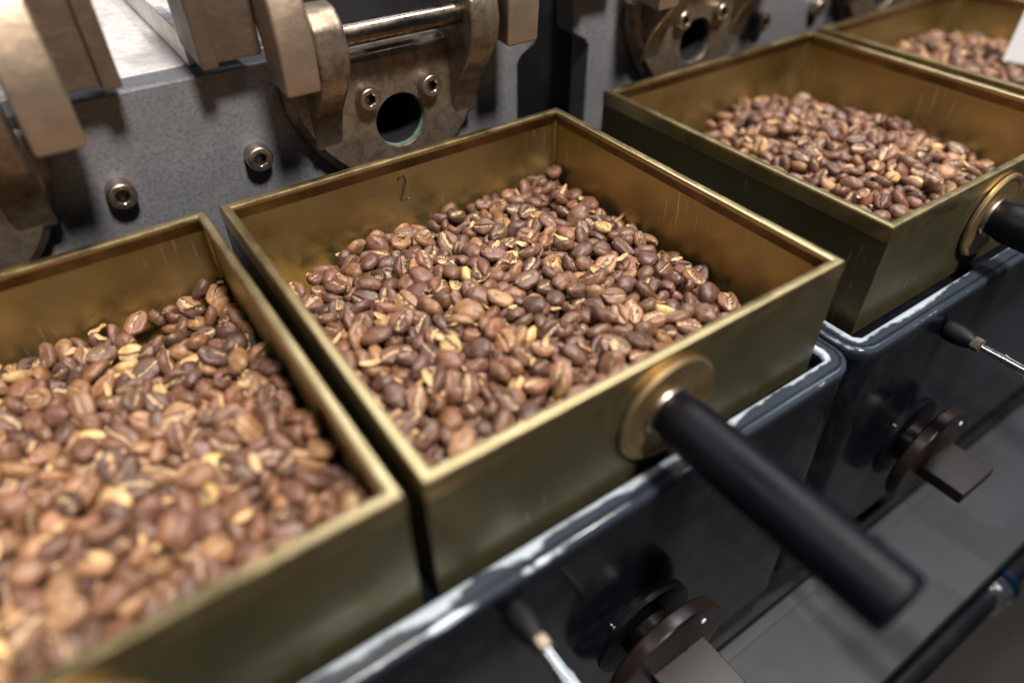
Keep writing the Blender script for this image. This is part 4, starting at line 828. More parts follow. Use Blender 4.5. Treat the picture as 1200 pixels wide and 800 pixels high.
2054 180 499 299 -118 3 36  2376 211 172 301 24 -164 -60  2416 255 206 274 166 -9 -85  2017 233 424 261 175 -12 65  2252 237 604 308 1 -4 37
2165 293 159 301 31 176 -4  2250 304 175 264 10 -128 -50  2213 268 268 258 -136 28 -22  2336 285 295 248 7 -17 -175  2028 252 545 314 -61 118 60
2253 315 202 251 -130 -28 35  2133 326 303 267 153 5 25  2518 337 338 251 -2 -14 -89  2067 395 229 272 -12 -141 19  2355 404 259 297 116 -19 102
2375 408 285 268 11 -172 -16  2417 360 471 256 147 5 74  2182 391 504 281 -40 147 50  2152 451 463 275 47 11 39  2161 495 141 288 -2 -21 133
2012 469 231 234 -88 138 40  2329 569 257 294 -62 -5 -58  2151 609 469 313 -5 22 -84  2364 591 462 300 129 -32 100  2483 587 521 306 -3 -164 47
2017 552 571 313 1 96 44  2055 564 601 308 0 -12 -123  2190 637 177 299 125 22 -84  2362 625 530 302 52 175 -13  3206 285 279 281 149 5 83
3167 337 158 300 54 142 -1  3266 358 280 260 -154 -24 62  3001 337 362 315 -145 -15 65  3322 297 377 302 6 -8 -34  3429 315 482 302 29 2 151
3264 315 510 297 108 15 -20  3213 345 601 302 152 10 -60  3368 439 202 285 5 147 -111  3578 411 426 255 178 -4 87  3265 405 484 288 -168 3 -69
3251 417 519 288 121 -7 140  3256 451 319 239 153 -39 47  3163 480 442 284 8 49 -80  3203 493 400 234 -62 155 22  3044 478 538 298 154 16 -43
3321 449 568 289 145 20 -17  3316 461 591 280 -45 152 0  3162 508 343 257 102 63 -92  3065 512 462 253 -174 12 74  3357 522 659 299 -117 -6 -60
3418 591 341 237 -7 -7 89  3342 597 443 265 19 -179 47  3226 576 421 254 -144 -35 -55  3468 572 493 264 -154 4 5  3068 635 404 283 103 120 20
3317 666 243 312 -14 61 -29  4310 378 321 243 -58 -153 -24  4082 427 346 233 -28 -178 -61  4062 423 539 265 -148 24 -5  4076 456 322 245 2 -3 -41
4117 487 341 247 140 -113 8  4467 444 417 250 113 -17 -36  4041 458 386 235 16 159 -46  4501 502 457 261 -75 -25 78  4372 450 571 254 -19 -162 27
4378 563 458 248 138 -22 -94  4467 554 564 244 38 20 -52  4309 560 613 261 -12 -29 163  4531 629 508 223 177 34 40  4375 611 647 283 23 45 -154
4465 677 659 296 89 9 82  1576 24 25 266 -5 -121 -137  1251 39 35 209 -175 -8 -11  1077 23 62 238 -80 -8 87  1157 40 64 235 -106 -64 -85
1174 51 106 229 -16 -164 71  1481 17 100 238 -96 23 -96  1367 36 80 197 25 32 144  1127 38 120 264 25 154 -83  1081 24 134 231 2 -1 91
1136 47 134 210 -136 28 100  1083 54 157 197 -79 31 -52  1389 27 179 215 177 -19 -60  1356 49 195 206 125 22 -13  1069 57 214 295 -43 -126 95
1238 36 217 226 -22 -155 23  1374 63 235 225 -147 16 70  1163 28 275 268 169 -13 -20  1234 24 294 241 15 -25 -64  1073 51 274 241 -107 -4 93
1080 36 247 241 -21 10 137  1007 49 335 284 13 -15 168  1375 44 353 242 48 -27 -92  1156 24 326 241 166 -52 13  1162 55 302 199 -168 3 26
1070 48 385 272 -29 -17 -119  1025 54 367 314 139 -4 -115  1133 63 369 274 -88 -6 -118  1003 25 367 286 3 152 -80  1332 23 391 253 -99 12 -122
1107 22 423 295 -93 14 90  1328 41 419 262 101 59 -54  1254 51 442 273 -121 -47 -43  1305 81 463 242 12 -169 -9  1232 68 419 247 -12 176 27
1014 26 479 282 19 -172 -76  1133 28 452 251 107 -5 -141  1086 47 488 239 16 136 63  1178 28 532 281 -31 147 35  1167 46 508 271 169 -28 64
1113 24 509 250 13 -120 129  1322 25 550 307 -27 -152 -75  1371 57 570 309 10 -176 -40  1314 27 578 287 -95 -108 -49  1363 57 588 288 170 -3 -51
1136 62 614 307 -153 -17 24  1315 29 663 318 170 -36 16  1314 24 643 297 -36 -24 81  1107 31 616 262 -60 27 -21  1576 80 18 199 -93 -5 -1
1356 119 28 235 7 138 81  1152 67 52 230 23 165 -50  1225 112 60 231 127 15 11  1153 99 76 210 145 -39 -63  1117 106 102 156 -4 166 -30
1017 69 84 198 170 -38 30  1158 103 146 264 137 -16 -104  1012 87 115 235 9 32 21  1077 111 129 197 -8 131 -39  1058 78 128 183 -2 22 -61
1277 61 176 257 -33 124 4  1015 93 189 201 45 -173 -42  1435 104 220 189 148 51 -9  1078 82 248 279 36 12 138  1070 94 238 228 130 -8 -21
1384 75 215 196 102 10 -131  1137 81 269 225 -159 -26 42  1064 119 299 206 -44 -129 -50  1100 67 342 224 147 2 65  1365 87 309 223 133 79 29
1083 107 349 221 -14 7 -124  1261 83 360 245 -77 -153 -36  1328 87 386 246 -2 -61 -88  1242 115 393 246 -130 1 -99  1185 88 421 282 110 39 72
1176 75 445 276 -16 6 -103  1175 108 423 243 -1 132 129  1026 104 480 275 -160 -3 3  1054 59 471 280 44 160 25  1218 79 498 251 -172 -12 21
1327 68 536 277 -172 26 -24  1378 88 533 252 -140 18 59  1317 89 595 281 -55 -52 -15  1158 118 551 275 1 -165 -66  1513 104 575 258 84 -1 -150
1502 102 627 270 -79 2 106  1558 81 654 274 -2 -136 -65  1061 58 673 274 93 -36 -2  1061 136 25 278 160 30 -35  1475 132 51 189 52 -124 -29
1286 95 49 200 50 19 -58  1188 157 82 228 -44 44 -58  1318 134 88 183 3 5 76  1537 157 55 192 -127 34 -106  1429 136 113 257 -37 -171 37
1228 152 136 235 31 17 83  1113 122 123 226 167 -52 -19  1158 121 157 223 -26 -178 -7  1296 152 127 189 -8 -157 1  1250 138 152 194 -23 -19 -156
1307 94 160 179 -14 -16 156  1033 108 183 251 154 -10 -85  1084 137 190 241 26 -23 -114  1232 121 202 222 44 158 49  1336 134 218 174 -138 -2 71
1128 139 182 183 170 -38 -8  1387 156 224 282 -112 20 27  1123 136 226 248 73 19 -142  1006 120 243 193 -22 -152 -28  1068 148 268 282 -3 -1 30
1225 140 299 253 70 47 77  1281 128 274 237 108 1 -18  1114 106 265 201 35 -15 42  1337 128 340 268 10 29 4  1178 156 351 235 7 111 -43
1034 139 323 222 116 -46 33  1335 104 320 217 -80 48 -5  1328 164 379 271 174 -39 0  1135 130 379 276 6 169 -77  1123 149 383 247 -12 0 65
1154 130 415 257 132 -56 45  1232 129 361 233 -18 155 -32  1323 119 431 290 -75 168 5  1362 109 454 276 41 2 2  1212 163 434 258 -145 -26 95
1028 141 463 304 -155 11 94  1275 144 453 269 18 -19 154  1339 157 481 290 30 -7 150  1008 133 480 234 147 4 -24  1227 127 505 286 0 -13 58
1076 111 513 263 -37 145 -79  1333 156 515 292 -50 34 148  1135 172 500 247 -172 29 -64  1222 119 575 306 122 -4 -88  1387 134 578 294 -135 -14 99
1314 149 561 262 12 -150 -93  1323 116 604 306 65 -66 26  1067 126 625 290 -29 128 54  1103 109 660 281 -143 6 -99  1371 178 26 243 77 -32 -76
1077 172 53 253 133 36 36  1013 187 59 219 -160 26 80  1087 213 41 184 65 -142 -23  1180 154 24 219 12 -9 165  1371 195 24 199 160 -2 40
1101 201 101 224 -171 40 53  1323 174 111 220 141 -30 18  1564 174 87 195 130 36 -98  1404 198 75 188 -158 31 0  1385 180 121 166 -162 -8 53
1143 179 135 268 -12 -27 -124  1277 182 144 230 -11 10 -60  1255 203 140 203 19 -69 146  1337 195 162 179 -76 -108 12  1112 165 155 180 147 2 -49
1316 187 183 254 -38 -37 14  1248 163 175 217 165 -6 30  1029 159 208 225 129 20 8  1294 177 188 179 164 -5 -22  1122 190 234 243 -123 -14 -119
1071 176 244 253 73 -46 -102  1228 181 246 208 -7 -157 73  1054 153 244 219 -31 -44 -123  1226 145 278 207 20 17 74  1378 190 299 275 11 -135 -10
1082 196 266 268 -12 -3 -46  1091 219 251 240 148 -3 59  1136 166 278 249 149 -17 -66  1382 204 273 225 142 -13 -5  1306 184 282 210 -37 1 22
1176 252 284 208 -117 -18 -87  1218 174 332 282 -50 162 -41  1036 179 334 220 -114 27 -97  1487 165 308 214 -142 -15 -3  1188 211 337 232 -24 -148 -21
1184 188 394 302 99 -155 -6  1187 196 375 284 59 -11 50  1379 204 395 252 132 11 1  1219 166 413 239 61 -5 -11  1431 187 353 261 -40 16 158
1306 182 410 296 -99 -42 11  1366 171 436 296 -2 169 -9  1165 210 424 293 40 27 102  1464 193 441 258 31 177 -18  1460 150 411 287 -31 3 -101
1029 194 464 289 5 -158 -85  1051 174 467 255 -14 4 -150  1366 180 548 300 -10 4 -52  1177 194 500 291 -141 1 -5  1123 167 536 263 139 -55 75
1161 189 573 297 -64 151 -28  1278 171 589 269 -165 -3 -77  1339 183 606 318 -31 -51 161  1177 205 588 315 88 50 -127  1382 146 608 295 -161 49 -33
1056 187 663 300 -158 22 31  1481 200 645 300 61 -22 57  1111 158 645 307 21 0 93  1283 243 47 209 -92 -111 53  1073 241 23 209 -126 -39 22
1223 218 86 240 -72 -51 -142  1262 230 99 203 142 -43 -72  1454 208 114 183 10 107 148  1327 224 70 172 18 10 -10  1107 236 113 255 -154 3 -2
1231 243 135 247 77 16 155  1304 231 132 213 4 170 71  1014 223 176 183 -140 9 109  1265 243 203 291 2 -41 -158  1187 222 162 231 166 17 -60
1274 200 199 221 138 2 -8  1134 237 194 214 -158 12 -54  1382 222 216 241 11 -171 -48  1214 248 205 248 -133 -4 102  1062 236 226 220 25 7 147
1188 214 245 194 44 -22 -45  1177 205 215 199 46 -3 180  1217 229 268 285 -172 51 -31  1074 241 279 244 -146 32 78  1064 255 249 217 179 -43 31
1127 240 250 189 -164 -25 -33  1324 228 303 220 -167 36 53  1257 243 337 301 18 174 -8  1255 239 318 272 10 16 -71  1123 215 319 285 152 23 -62
1367 208 303 244 -23 -2 -58  1076 261 356 231 -80 50 82  1030 216 352 274 -107 8 -22  1079 228 373 282 2 -121 -39  1167 244 367 275 -112 -19 73
1171 266 345 283 49 175 -43  1331 243 389 241 -13 17 85  1214 225 358 231 118 4 -32  1431 213 446 232 175 -7 -45  1034 236 405 308 152 14 -91
1323 256 430 309 149 14 -38  1563 225 447 287 65 16 -56  1281 227 421 258 -144 -5 112  1122 247 444 262 -71 -133 37  1018 210 482 259 32 2 83
1134 236 466 254 -14 -18 -144  1151 232 543 306 177 4 13  1286 221 520 292 -6 38 -77  1380 247 533 277 27 -150 -49  1367 228 583 318 -108 -71 18
1075 220 566 278 -113 -14 24  1032 211 548 271 84 3 4  1173 246 624 293 -140 -24 10  1112 242 606 282 -23 -148 -29  1218 233 667 319 139 13 1
1083 222 666 264 -44 -169 2  1339 226 636 273 40 126 24  1356 270 19 264 -80 -27 2  1171 267 40 201 -10 3 173  1035 290 36 166 15 -175 12
1131 299 72 172 7 -161 -99  1062 290 100 266 -18 -129 -116  1336 260 99 190 60 1 43  1262 269 70 189 -28 -18 58  1078 278 151 300 167 -11 -79
1208 273 129 260 -17 14 -104  1022 281 124 218 -21 -173 32  1353 260 137 204 152 21 88  1414 247 164 199 44 -180 41  1073 291 124 181 169 -21 55
1334 254 174 293 13 -30 53  1105 282 173 271 28 -143 -15  1124 304 192 266 -39 137 -84  1138 290 196 238 -150 -28 -88  1079 253 159 257 4 -50 38
1017 297 209 195 2 -160 61  1224 270 185 220 -7 43 145  1306 264 194 176 158 10 82  1357 272 223 285 174 -40 7  1193 269 223 249 -148 5 -82
1113 266 217 207 -164 -21 61  1182 291 235 236 87 27 -60  1128 258 280 298 -43 -171 -40  1068 294 281 297 15 34 48  1007 278 256 254 -179 31 -54
1381 262 295 251 -16 179 -47  1317 282 287 214 -31 -45 -177  1240 303 321 199 -81 -33 25  1315 292 308 255 98 -14 37  1328 284 323 240 -99 2 39
1132 280 353 249 -48 -121 45  1490 253 325 221 -9 -147 -114  1363 266 376 305 17 -160 90  1436 257 399 285 -2 15 2  1165 292 381 297 23 -27 169
1214 291 406 279 -111 44 6  1384 296 359 245 -72 9 -94  1322 272 383 254 -142 1 -24  1206 284 430 298 -128 -31 -88  1267 268 427 270 -22 21 79
1311 252 420 237 149 -41 13  1121 272 449 249 4 -48 -126  1351 265 454 304 -132 -14 -24  1262 298 454 291 46 -168 -19  1218 278 476 272 61 -60 26
1378 250 496 284 -32 37 140  1077 296 520 294 174 -11 42  1163 267 518 288 -21 121 -63  1168 283 495 290 89 -9 -6  1277 269 536 254 121 29 21
1577 274 554 252 -51 -36 -17  1118 282 558 304 -1 4 112  1278 293 584 289 -58 52 7  1375 305 556 258 -34 166 -32  1374 252 565 285 139 6 -111
1038 277 613 306 1 180 52  1367 302 627 269 -13 -138 81  1070 274 611 268 0 -2 -6  1118 257 642 307 -112 15 -9  1170 264 667 304 163 -67 22
1034 287 656 289 38 -156 -73  1138 327 35 253 -141 -3 -116  1382 318 24 206 -13 -178 -27  1035 355 27 189 -12 174 27  1064 325 55 182 -171 19 36
1294 345 175 292 102 42 -100  1021 321 225 285 16 172 66  1130 308 383 270 16 -168 -83  1331 324 359 266 18 14 38  1002 311 479 309 -7 -157 101
1011 323 498 286 -164 0 1  1139 328 530 275 -149 34 36  1172 296 511 255 155 -2 -18  1210 312 557 302 148 11 -97  1155 316 606 273 105 0 53
1350 316 669 311 -110 -35 0  1056 322 655 294 -53 21 -160  1059 386 79 275 79 -173 15  1180 380 26 223 26 -11 74  1163 359 51 199 -67 -152 3
1368 365 164 253 -4 146 67  1115 389 415 310 -178 9 22  1277 348 475 301 152 8 -12  1304 368 555 317 -5 -29 128  1286 423 39 250 -123 117 20
1284 404 25 214 6 119 -1  1175 396 54 199 -13 174 15  1233 435 247 250 -146 3 71  1181 441 272 298 -5 -155 -108  1084 416 288 285 -154 -16 40
1353 426 267 277 -21 166 22  1031 425 396 279 -143 -8 102  1333 463 37 216 13 -132 97  1208 441 59 207 -9 -6 151  1065 438 30 185 -155 25 -89
1111 492 28 212 11 149 70  1360 475 56 214 -44 -24 -16  1221 481 207 265 -27 -12 65  1275 516 175 243 -32 -163 56  1225 457 217 293 15 -119 115
1085 467 274 269 -5 164 51  1314 457 301 263 -28 -32 -10  1373 498 509 315 -145 -40 -41  1064 521 49 307 0 -8 49  1068 503 54 236 -21 2 43
1086 518 27 175 157 22 41  1071 529 100 271 117 -18 126  1361 488 78 238 -156 -46 -65  1367 522 275 277 -173 1 -69  1033 533 368 257 -2 160 -104
1065 512 419 296 50 -172 21  1275 553 43 275 33 24 145  1388 565 27 215 14 139 14  1168 533 56 204 117 -18 -48  1397 587 30 174 -33 -30 -105
1023 564 79 238 -161 6 -102  1305 574 51 217 -80 150 17  1072 595 117 301 5 -179 -3  1155 575 286 260 -97 -11 52  1174 574 400 301 -149 -5 -57
1534 544 414 298 -162 27 61  1130 563 481 297 -109 -119 11  1122 619 26 234 -57 -129 34  1326 613 47 198 116 5 -32  1001 603 67 231 -165 6 -37
1162 592 269 290 -1 32 -72  1285 627 320 260 -10 157 -28  1155 618 341 234 176 13 73  1225 635 526 291 29 15 -106  1001 676 29 234 -4 -24 91
1412 638 23 205 6 125 13  1252 618 79 253 -104 -9 -65  1113 653 59 233 -150 7 18  1382 679 59 210 -54 -115 40  1381 648 107 258 14 38 106
1016 651 223 278 167 23 62  1000 675 214 241 165 -23 -54  1118 676 297 289 -69 -9 -75  1121 645 314 288 -17 161 -17  1175 634 351 281 24 175 45
1292 640 477 295 -52 14 -108  1113 675 443 259 -15 41 -104  1168 668 556 316 -24 17 -17  2353 36 33 226 14 -172 -36  2117 31 60 249 -168 -32 20
2007 27 101 234 7 1 -98  2084 40 128 266 172 26 -2  2261 21 152 237 -103 -7 -63  2227 29 154 289 7 -158 -8  2010 45 169 273 17 -134 43
2033 44 191 272 44 -128 30  2202 51 202 255 108 14 1  2118 29 206 208 -34 -33 116  2513 26 178 228 -78 43 147  2135 26 297 318 -129 -43 63
2272 17 273 281 -96 -24 -91  2319 42 242 285 87 13 99  2064 57 302 316 20 -16 98  2424 23 244 245 -116 5 72  2113 29 319 272 -85 27 6
2097 37 295 259 -138 44 45  2155 20 343 251 75 -64 78  2257 29 370 265 -132 14 -57  2057 29 440 288 -27 -36 141  2286 52 422 308 -59 46 -87
2323 25 406 274 27 8 71  2156 31 425 242 1 -171 36  2389 31 457 316 -17 159 31  2114 35 478 289 52 -15 -179  2265 24 510 276 133 -65 59
2228 45 511 292 56 -134 -72  2311 22 540 299 97 0 -110  2026 41 570 298 37 -177 -9  2014 29 583 277 -25 -20 -37  2161 22 625 310 32 11 -95
2213 64 609 296 58 -165 -19  2118 85 29 235 25 -167 24  2305 52 53 286 -65 -108 -94  2065 95 56 249 -50 -31 -40  2034 76 45 210 148 -4 43
2371 91 92 248 175 -52 34  2218 81 183 293 -175 20 -14  2161 92 198 266 34 -155 -7  2161 65 216 297 3 -163 69  2274 62 257 313 -133 -7 -75
2314 84 269 279 -5 121 -92  2331 55 273 283 -13 25 116  2139 77 385 298 4 158 30  2161 80 414 314 -12 -16 129  2012 100 424 291 -18 7 -15
2217 84 562 318 115 -17 -111  2369 154 27 247 50 -14 -15  2103 157 48 223 -24 36 73  2327 124 31 226 -128 -23 -78  2315 102 32 201 44 -7 98
2311 144 89 243 5 13 41  2235 109 73 220 105 -54 -88  2016 144 148 304 176 -27 52  2345 124 104 274 157 18 61  2212 133 218 279 9 163 5
2267 114 360 304 56 2 119  2037 157 363 293 -127 23 -92  2362 107 396 291 -19 131 4  2054 115 450 291 3 34 146  2167 144 461 310 -3 -179 -20
2066 162 531 305 -19 -157 -79  2166 120 509 300 -25 -152 79  2319 192 23 232 90 -105 2  2095 183 45 195 -46 -165 10  2096 191 84 230 35 -171 50
2063 163 75 208 13 -111 127  2100 169 200 279 15 -176 63  2111 158 253 250 -14 -18 -66  2252 182 271 234 -43 158 2  2012 165 316 257 1 -174 -81
2331 190 334 240 142 22 62  2172 173 349 257 -173 40 -26  2311 157 410 304 1 152 -28  2180 190 529 290 -130 36 -72  2127 200 33 300 -147 9 -112
2109 234 24 257 67 -175 10  2573 219 36 220 -18 166 -57  2028 250 42 222 143 -20 -104  2577 223 80 233 80 63 -17  2087 218 54 191 149 30 16
2055 233 173 292 24 13 60  2212 227 197 257 104 -2 19  2127 231 321 238 22 -172 50  2268 221 392 313 -67 -174 24  2318 214 541 301 164 -8 -14
2107 212 483 306 -3 -174 -41  2274 246 574 303 -2 2 -158  2022 303 24 265 127 58 -21  2283 282 51 207 2 177 26  2267 275 26 198 -37 -145 -31
2359 254 80 309 121 29 72  2165 256 56 179 156 -19 -94  2507 272 131 313 10 -172 40  2171 303 115 301 157 10 -35  2067 286 188 290 -142 26 -11
2266 302 220 292 67 -10 90  2115 265 234 255 -139 19 87  2051 261 332 214 -49 5 -130  2231 312 364 264 10 -162 -25  2004 279 379 254 -160 -12 -93
2016 261 413 298 173 9 -34  2325 288 417 282 11 10 43  2176 250 525 281 -145 13 -37  2112 281 528 279 153 23 -84  2117 331 41 201 13 -123 53
2228 341 63 295 -78 -36 98  2353 315 80 268 12 -177 -49  2321 335 96 256 68 69 -87  2306 311 65 232 169 14 -75  2036 328 131 308 176 -9 -64
2362 307 253 295 50 -145 35  2085 343 264 300 149 25 8  2236 337 343 297 37 161 67  2017 312 335 272 161 4 -20  2013 345 395 279 -76 -21 106
2002 370 351 244 -38 20 170  2478 336 409 230 -9 -169 5  2275 324 460 272 -172 29 13  2203 296 485 291 12 120 -45  2363 310 521 303 -166 -14 -21
2067 295 571 300 152 -17 1  2219 389 47 220 -2 -41 81  2364 357 56 219 -62 135 -41  2201 358 27 190 4 -163 -98  2384 381 107 287 3 -133 -109
2481 383 86 269 162 13 -32  2085 376 63 248 -21 7 -176  2125 371 82 219 -23 142 -105  2233 402 73 211 53 4 -40  2312 384 25 186 -47 37 -24
2167 395 121 310 -119 -4 -4  2518 395 163 250 -21 -160 -15  2357 374 271 295 -175 32 36  2016 387 297 300 38 -27 158  2115 408 340 292 -156 -42 -42
2127 369 391 288 31 17 -65  2278 399 368 246 -177 -3 14  2253 356 431 290 29 -145 95  2311 348 443 279 43 -32 -110  2376 410 397 275 -9 -177 -1
2163 404 474 272 -155 -8 89  2072 352 530 306 60 -54 -20  2076 387 521 282 -19 126 83  2037 378 573 299 147 21 -49  2081 422 50 319 -18 7 24
2066 417 27 224 -3 27 -1  2281 431 46 270 -105 -32 104  2211 446 23 246 -27 140 -37  2277 421 75 284 -31 -167 -29  2081 409 55 251 -26 -50 -19
2164 424 77 237 21 -4 163  2319 452 43 221 158 -14 -20  2077 442 268 291 19 -40 125  2113 447 315 312 -2 31 118  2362 439 347 267 44 156 -19
2508 434 371 293 -149 -26 78  2011 434 393 249 4 -13 147  2184 440 441 294 83 47 -26  2266 427 424 275 -122 -39 -50  2069 436 477 294 -161 14 37
2101 451 503 281 15 140 -79  2375 445 554 283 -124 -44 65  2068 491 41 265 -146 -34 -73  2115 502 23 223 45 53 -28  2224 474 30 236 148 -8 47
2110 471 70 267 -3 23 -163  2332 452 75 254 -44 -5 76  2269 491 64 224 -13 -168 38  2210 514 91 257 148 16 40  2367 462 101 282 -137 -1 125
2358 489 163 298 -50 169 39  2328 474 205 276 2 1 -163  2460 485 235 267 -35 163 -11  2318 488 267 286 33 2 -169  2128 499 329 288 16 160 -73
2271 468 345 283 17 163 -88  2065 474 313 262 -15 145 19  2174 479 489 298 -6 161 62  2360 466 447 264 -118 -6 -135  2167 465 543 300 23 142 11
2096 455 583 314 -13 165 36  2274 540 23 245 -86 -3 -174  2268 531 38 253 82 -12 -172  2178 561 56 266 -135 1 -19  2113 522 69 271 1 177 66
2018 530 72 239 17 -4 56  2316 537 102 287 152 -34 27  2201 559 85 262 26 21 -155  2256 523 184 294 -47 12 -5  2106 515 262 319 -107 -61 -58
2357 507 294 299 -128 15 -18  2311 540 279 308 28 175 25  2116 526 346 299 -144 17 -70  2252 514 391 296 90 44 27  2204 507 463 304 13 -149 -15
2001 543 543 298 -173 -26 -44  2012 540 605 300 -52 5 84  2051 585 25 275 1 148 22  2276 598 42 249 -41 -13 -19  2425 570 66 306 151 -19 32
2219 575 90 294 49 149 -20  2371 593 69 261 129 63 46  2221 598 245 307 -36 -160 66  2262 557 328 305 -119 59 -75  2223 591 399 309 2 1 -98
2309 558 388 286 175 36 4  2051 565 421 312 8 157 -55  2054 600 435 311 50 -174 13  2410 566 479 303 -7 -156 -16  2217 658 67 303 158 13 13
2359 644 21 287 -73 -177 -11  2251 603 77 312 22 -10 -17  2362 612 95 278 -104 51 -15  2014 623 237 305 -25 -167 -73  2356 638 467 305 141 -14 -70
2124 674 112 320 -125 -69 39  2012 664 556 312 6 -16 -49  3015 48 90 303 11 179 24  3027 18 147 302 -91 -15 -90  3267 56 140 298 -161 -9 -38
3164 36 238 320 29 19 144  3167 29 251 276 -150 7 36  3522 31 277 303 -150 -14 100  3029 36 318 304 32 -9 109  3365 29 368 295 179 26 -29
3126 46 30 302 -116 -6 48  3303 102 134 284 -163 -7 38  3254 80 150 305 -159 14 -84  3163 106 170 300 -36 -160 48  3251 84 196 311 -17 44 -108
3115 77 248 299 -71 2 123  3134 103 255 284 13 -157 -97  3562 80 279 282 15 178 -14  3208 78 320 299 -118 14 52  3267 70 389 283 -9 28 77
3198 45 350 282 17 -32 152  3055 138 45 307 150 42 -10  3351 123 104 307 -56 163 -41  3267 96 96 304 34 -2 76  3568 127 173 275 -136 4 -100
3013 118 222 302 -145 -17 -33  3425 85 217 306 -103 30 -13  3300 140 243 304 0 -39 -166  3061 125 271 310 158 5 -2  3183 132 298 303 58 -4 17
3233 125 276 274 -40 -14 -35  3268 98 302 263 20 169 -72  3119 117 321 308 -2 176 23  3222 86 354 312 -147 35 40  3118 101 392 319 119 38 37
3157 122 357 311 -12 -2 21  3001 123 380 277 -93 75 91  3068 115 417 289 41 158 43  3114 89 419 300 -53 10 96  3066 135 446 301 -160 -2 25
3387 189 52 302 -8 -171 5  3231 171 24 301 148 -32 41  3282 150 62 299 -53 -7 -42  3317 152 121 306 176 9 -84  3213 185 113 299 -99 -8 22
3206 169 177 307 -173 -13 -79  3404 152 185 278 -156 -1 65  3038 169 168 266 169 20 -65  3180 191 138 287 10 31 13  3311 151 212 313 -123 -3 124
3311 177 207 298 24 176 -51  3212 157 214 265 151 -16 -22  3066 112 207 269 9 145 8  3267 175 240 298 152 8 7  3356 167 292 294 17 147 -16
3263 156 264 284 40 168 12  3283 155 278 263 -168 -27 -69  3054 156 349 313 1 151 85  3018 165 331 290 31 -7 37  3038 169 302 256 127 -18 -14
3370 132 338 278 27 -142 19  3160 129 292 254 -25 24 31  3015 166 340 244 171 10 -66  3360 187 398 312 176 4 -64  3366 160 380 314 -160 -20 -9
3500 141 384 288 -142 6 -78  3153 156 367 266 -28 -21 -142  3016 167 435 300 -163 -14 93  3273 163 408 282 -76 -27 128  3171 178 422 275 -21 44 -47
3164 218 48 278 1 152 57  3537 213 18 280 -91 6 0  3071 250 82 317 -36 -27 57  3461 229 80 304 -152 5 -80  3306 174 85 304 -45 -12 -47
3215 208 73 279 -63 148 5  3047 229 146 309 -171 1 -6  3015 226 121 282 -38 -145 -15  3054 243 101 272 1 -145 22  3108 201 100 289 -6 -55 102
3187 197 170 295 -12 -159 -89  3165 203 173 258 -177 -19 63  3512 220 207 308 -68 -71 131  3067 192 207 270 4 -7 138  3372 188 239 269 172 23 39
3217 219 235 272 13 21 -98  3113 234 255 299 -2 -171 55  3118 197 271 286 -9 148 89  3304 182 270 238 14 -146 -98  3034 154 235 261 -32 14 34
3008 197 305 301 23 180 -60  3112 220 314 297 -15 48 -2  3111 206 341 294 21 4 -164  3033 198 352 252 62 -11 -6  3261 180 366 289 -76 48 -98
3008 202 383 268 103 -17 -97  3046 233 399 305 58 0 -165  3303 222 437 309 -24 -43 44  3257 208 421 297 -36 152 -17  3231 185 477 298 20 -3 77
3156 217 476 301 -13 159 -89  3361 202 507 318 150 -69 18  3321 170 498 309 1 -4 -155  3216 254 24 294 -163 27 -9  3252 286 34 301 20 -150 19
3061 278 93 303 -169 6 47  3306 277 61 312 172 -11 21  3030 269 74 278 -13 3 111  3076 308 76 277 100 -4 1  3319 265 128 310 -160 30 42
3077 254 175 296 -137 -20 100  3213 250 227 279 -14 -163 -31  3139 284 216 263 12 -178 32  3016 234 278 283 -28 -9 -37  3008 254 308 277 143 -22 -13
3263 263 425 319 -154 2 -107  3367 233 506 293 34 -6 -3  3060 205 446 283 -52 -20 13  3594 251 521 304 -5 -152 -86  3127 239 584 307 3 161 83
3357 304 51 275 117 32 21  3278 330 27 261 44 1 -27  3213 344 91 308 -160 9 32  3367 334 62 320 -20 -121 -29  3084 341 60 269 -145 14 31
3077 350 135 307 2 -1 57  3328 306 99 288 146 38 18  3166 315 185 307 -14 16 134  3414 322 224 304 -16 -18 -100  3307 335 224 269 -17 15 22
3213 304 204 278 155 -23 -4  3010 306 244 281 -169 -3 -23  3163 332 257 271 30 6 -35  3166 309 313 269 -9 172 39  3351 280 398 312 11 115 132
3152 298 372 236 -17 -18 45  3303 340 402 271 131 2 -102  3032 290 450 289 -23 27 -77  3365 376 25 299 -12 -174 1  3064 367 43 260 10 -137 49
3176 379 70 290 -165 20 -81  3206 362 90 274 -78 27 39  3115 382 70 247 -144 -28 33  3266 387 188 300 -27 -165 50  3278 355 214 307 -12 0 13
3303 378 243 286 -41 137 76  3118 380 220 267 -30 -160 35  3016 388 301 296 -38 -21 -138  3391 389 337 254 6 -149 -59  3365 371 358 256 -19 177 3
3373 366 388 259 111 26 131  3300 332 369 259 -38 -46 -152  3117 350 436 292 154 -29 -47  3000 368 458 291 102 15 -6  3118 352 498 301 167 -7 -77
3360 378 504 284 -150 31 -20  3457 373 533 310 34 -148 68  3262 407 27 271 -157 -18 44  3352 402 69 297 140 -38 66  3291 398 50 273 55 49 -11
3018 428 61 253 -42 -173 -26  3035 432 94 253 158 -12 3  3326 425 96 297 47 158 2  3411 415 116 289 40 -52 -6  3062 396 97 301 132 45 87
3366 414 169 304 -5 -12 103  3117 443 173 308 86 -12 -112  3185 457 149 268 -106 7 75  3146 439 153 243 -42 25 87  3348 422 225 278 -48 2 16
3358 433 378 264 101 -5 -64  3103 430 423 281 -138 9 -102  3154 403 456 278 -21 141 30  3080 426 403 233 87 -10 -137  3086 428 480 265 30 -19 93
3301 404 546 292 43 -174 29  3451 445 526 284 -138 -33 66  3157 483 47 310 152 -19 -49  3145 442 31 292 153 27 -31  3114 490 18 293 -86 -166 3
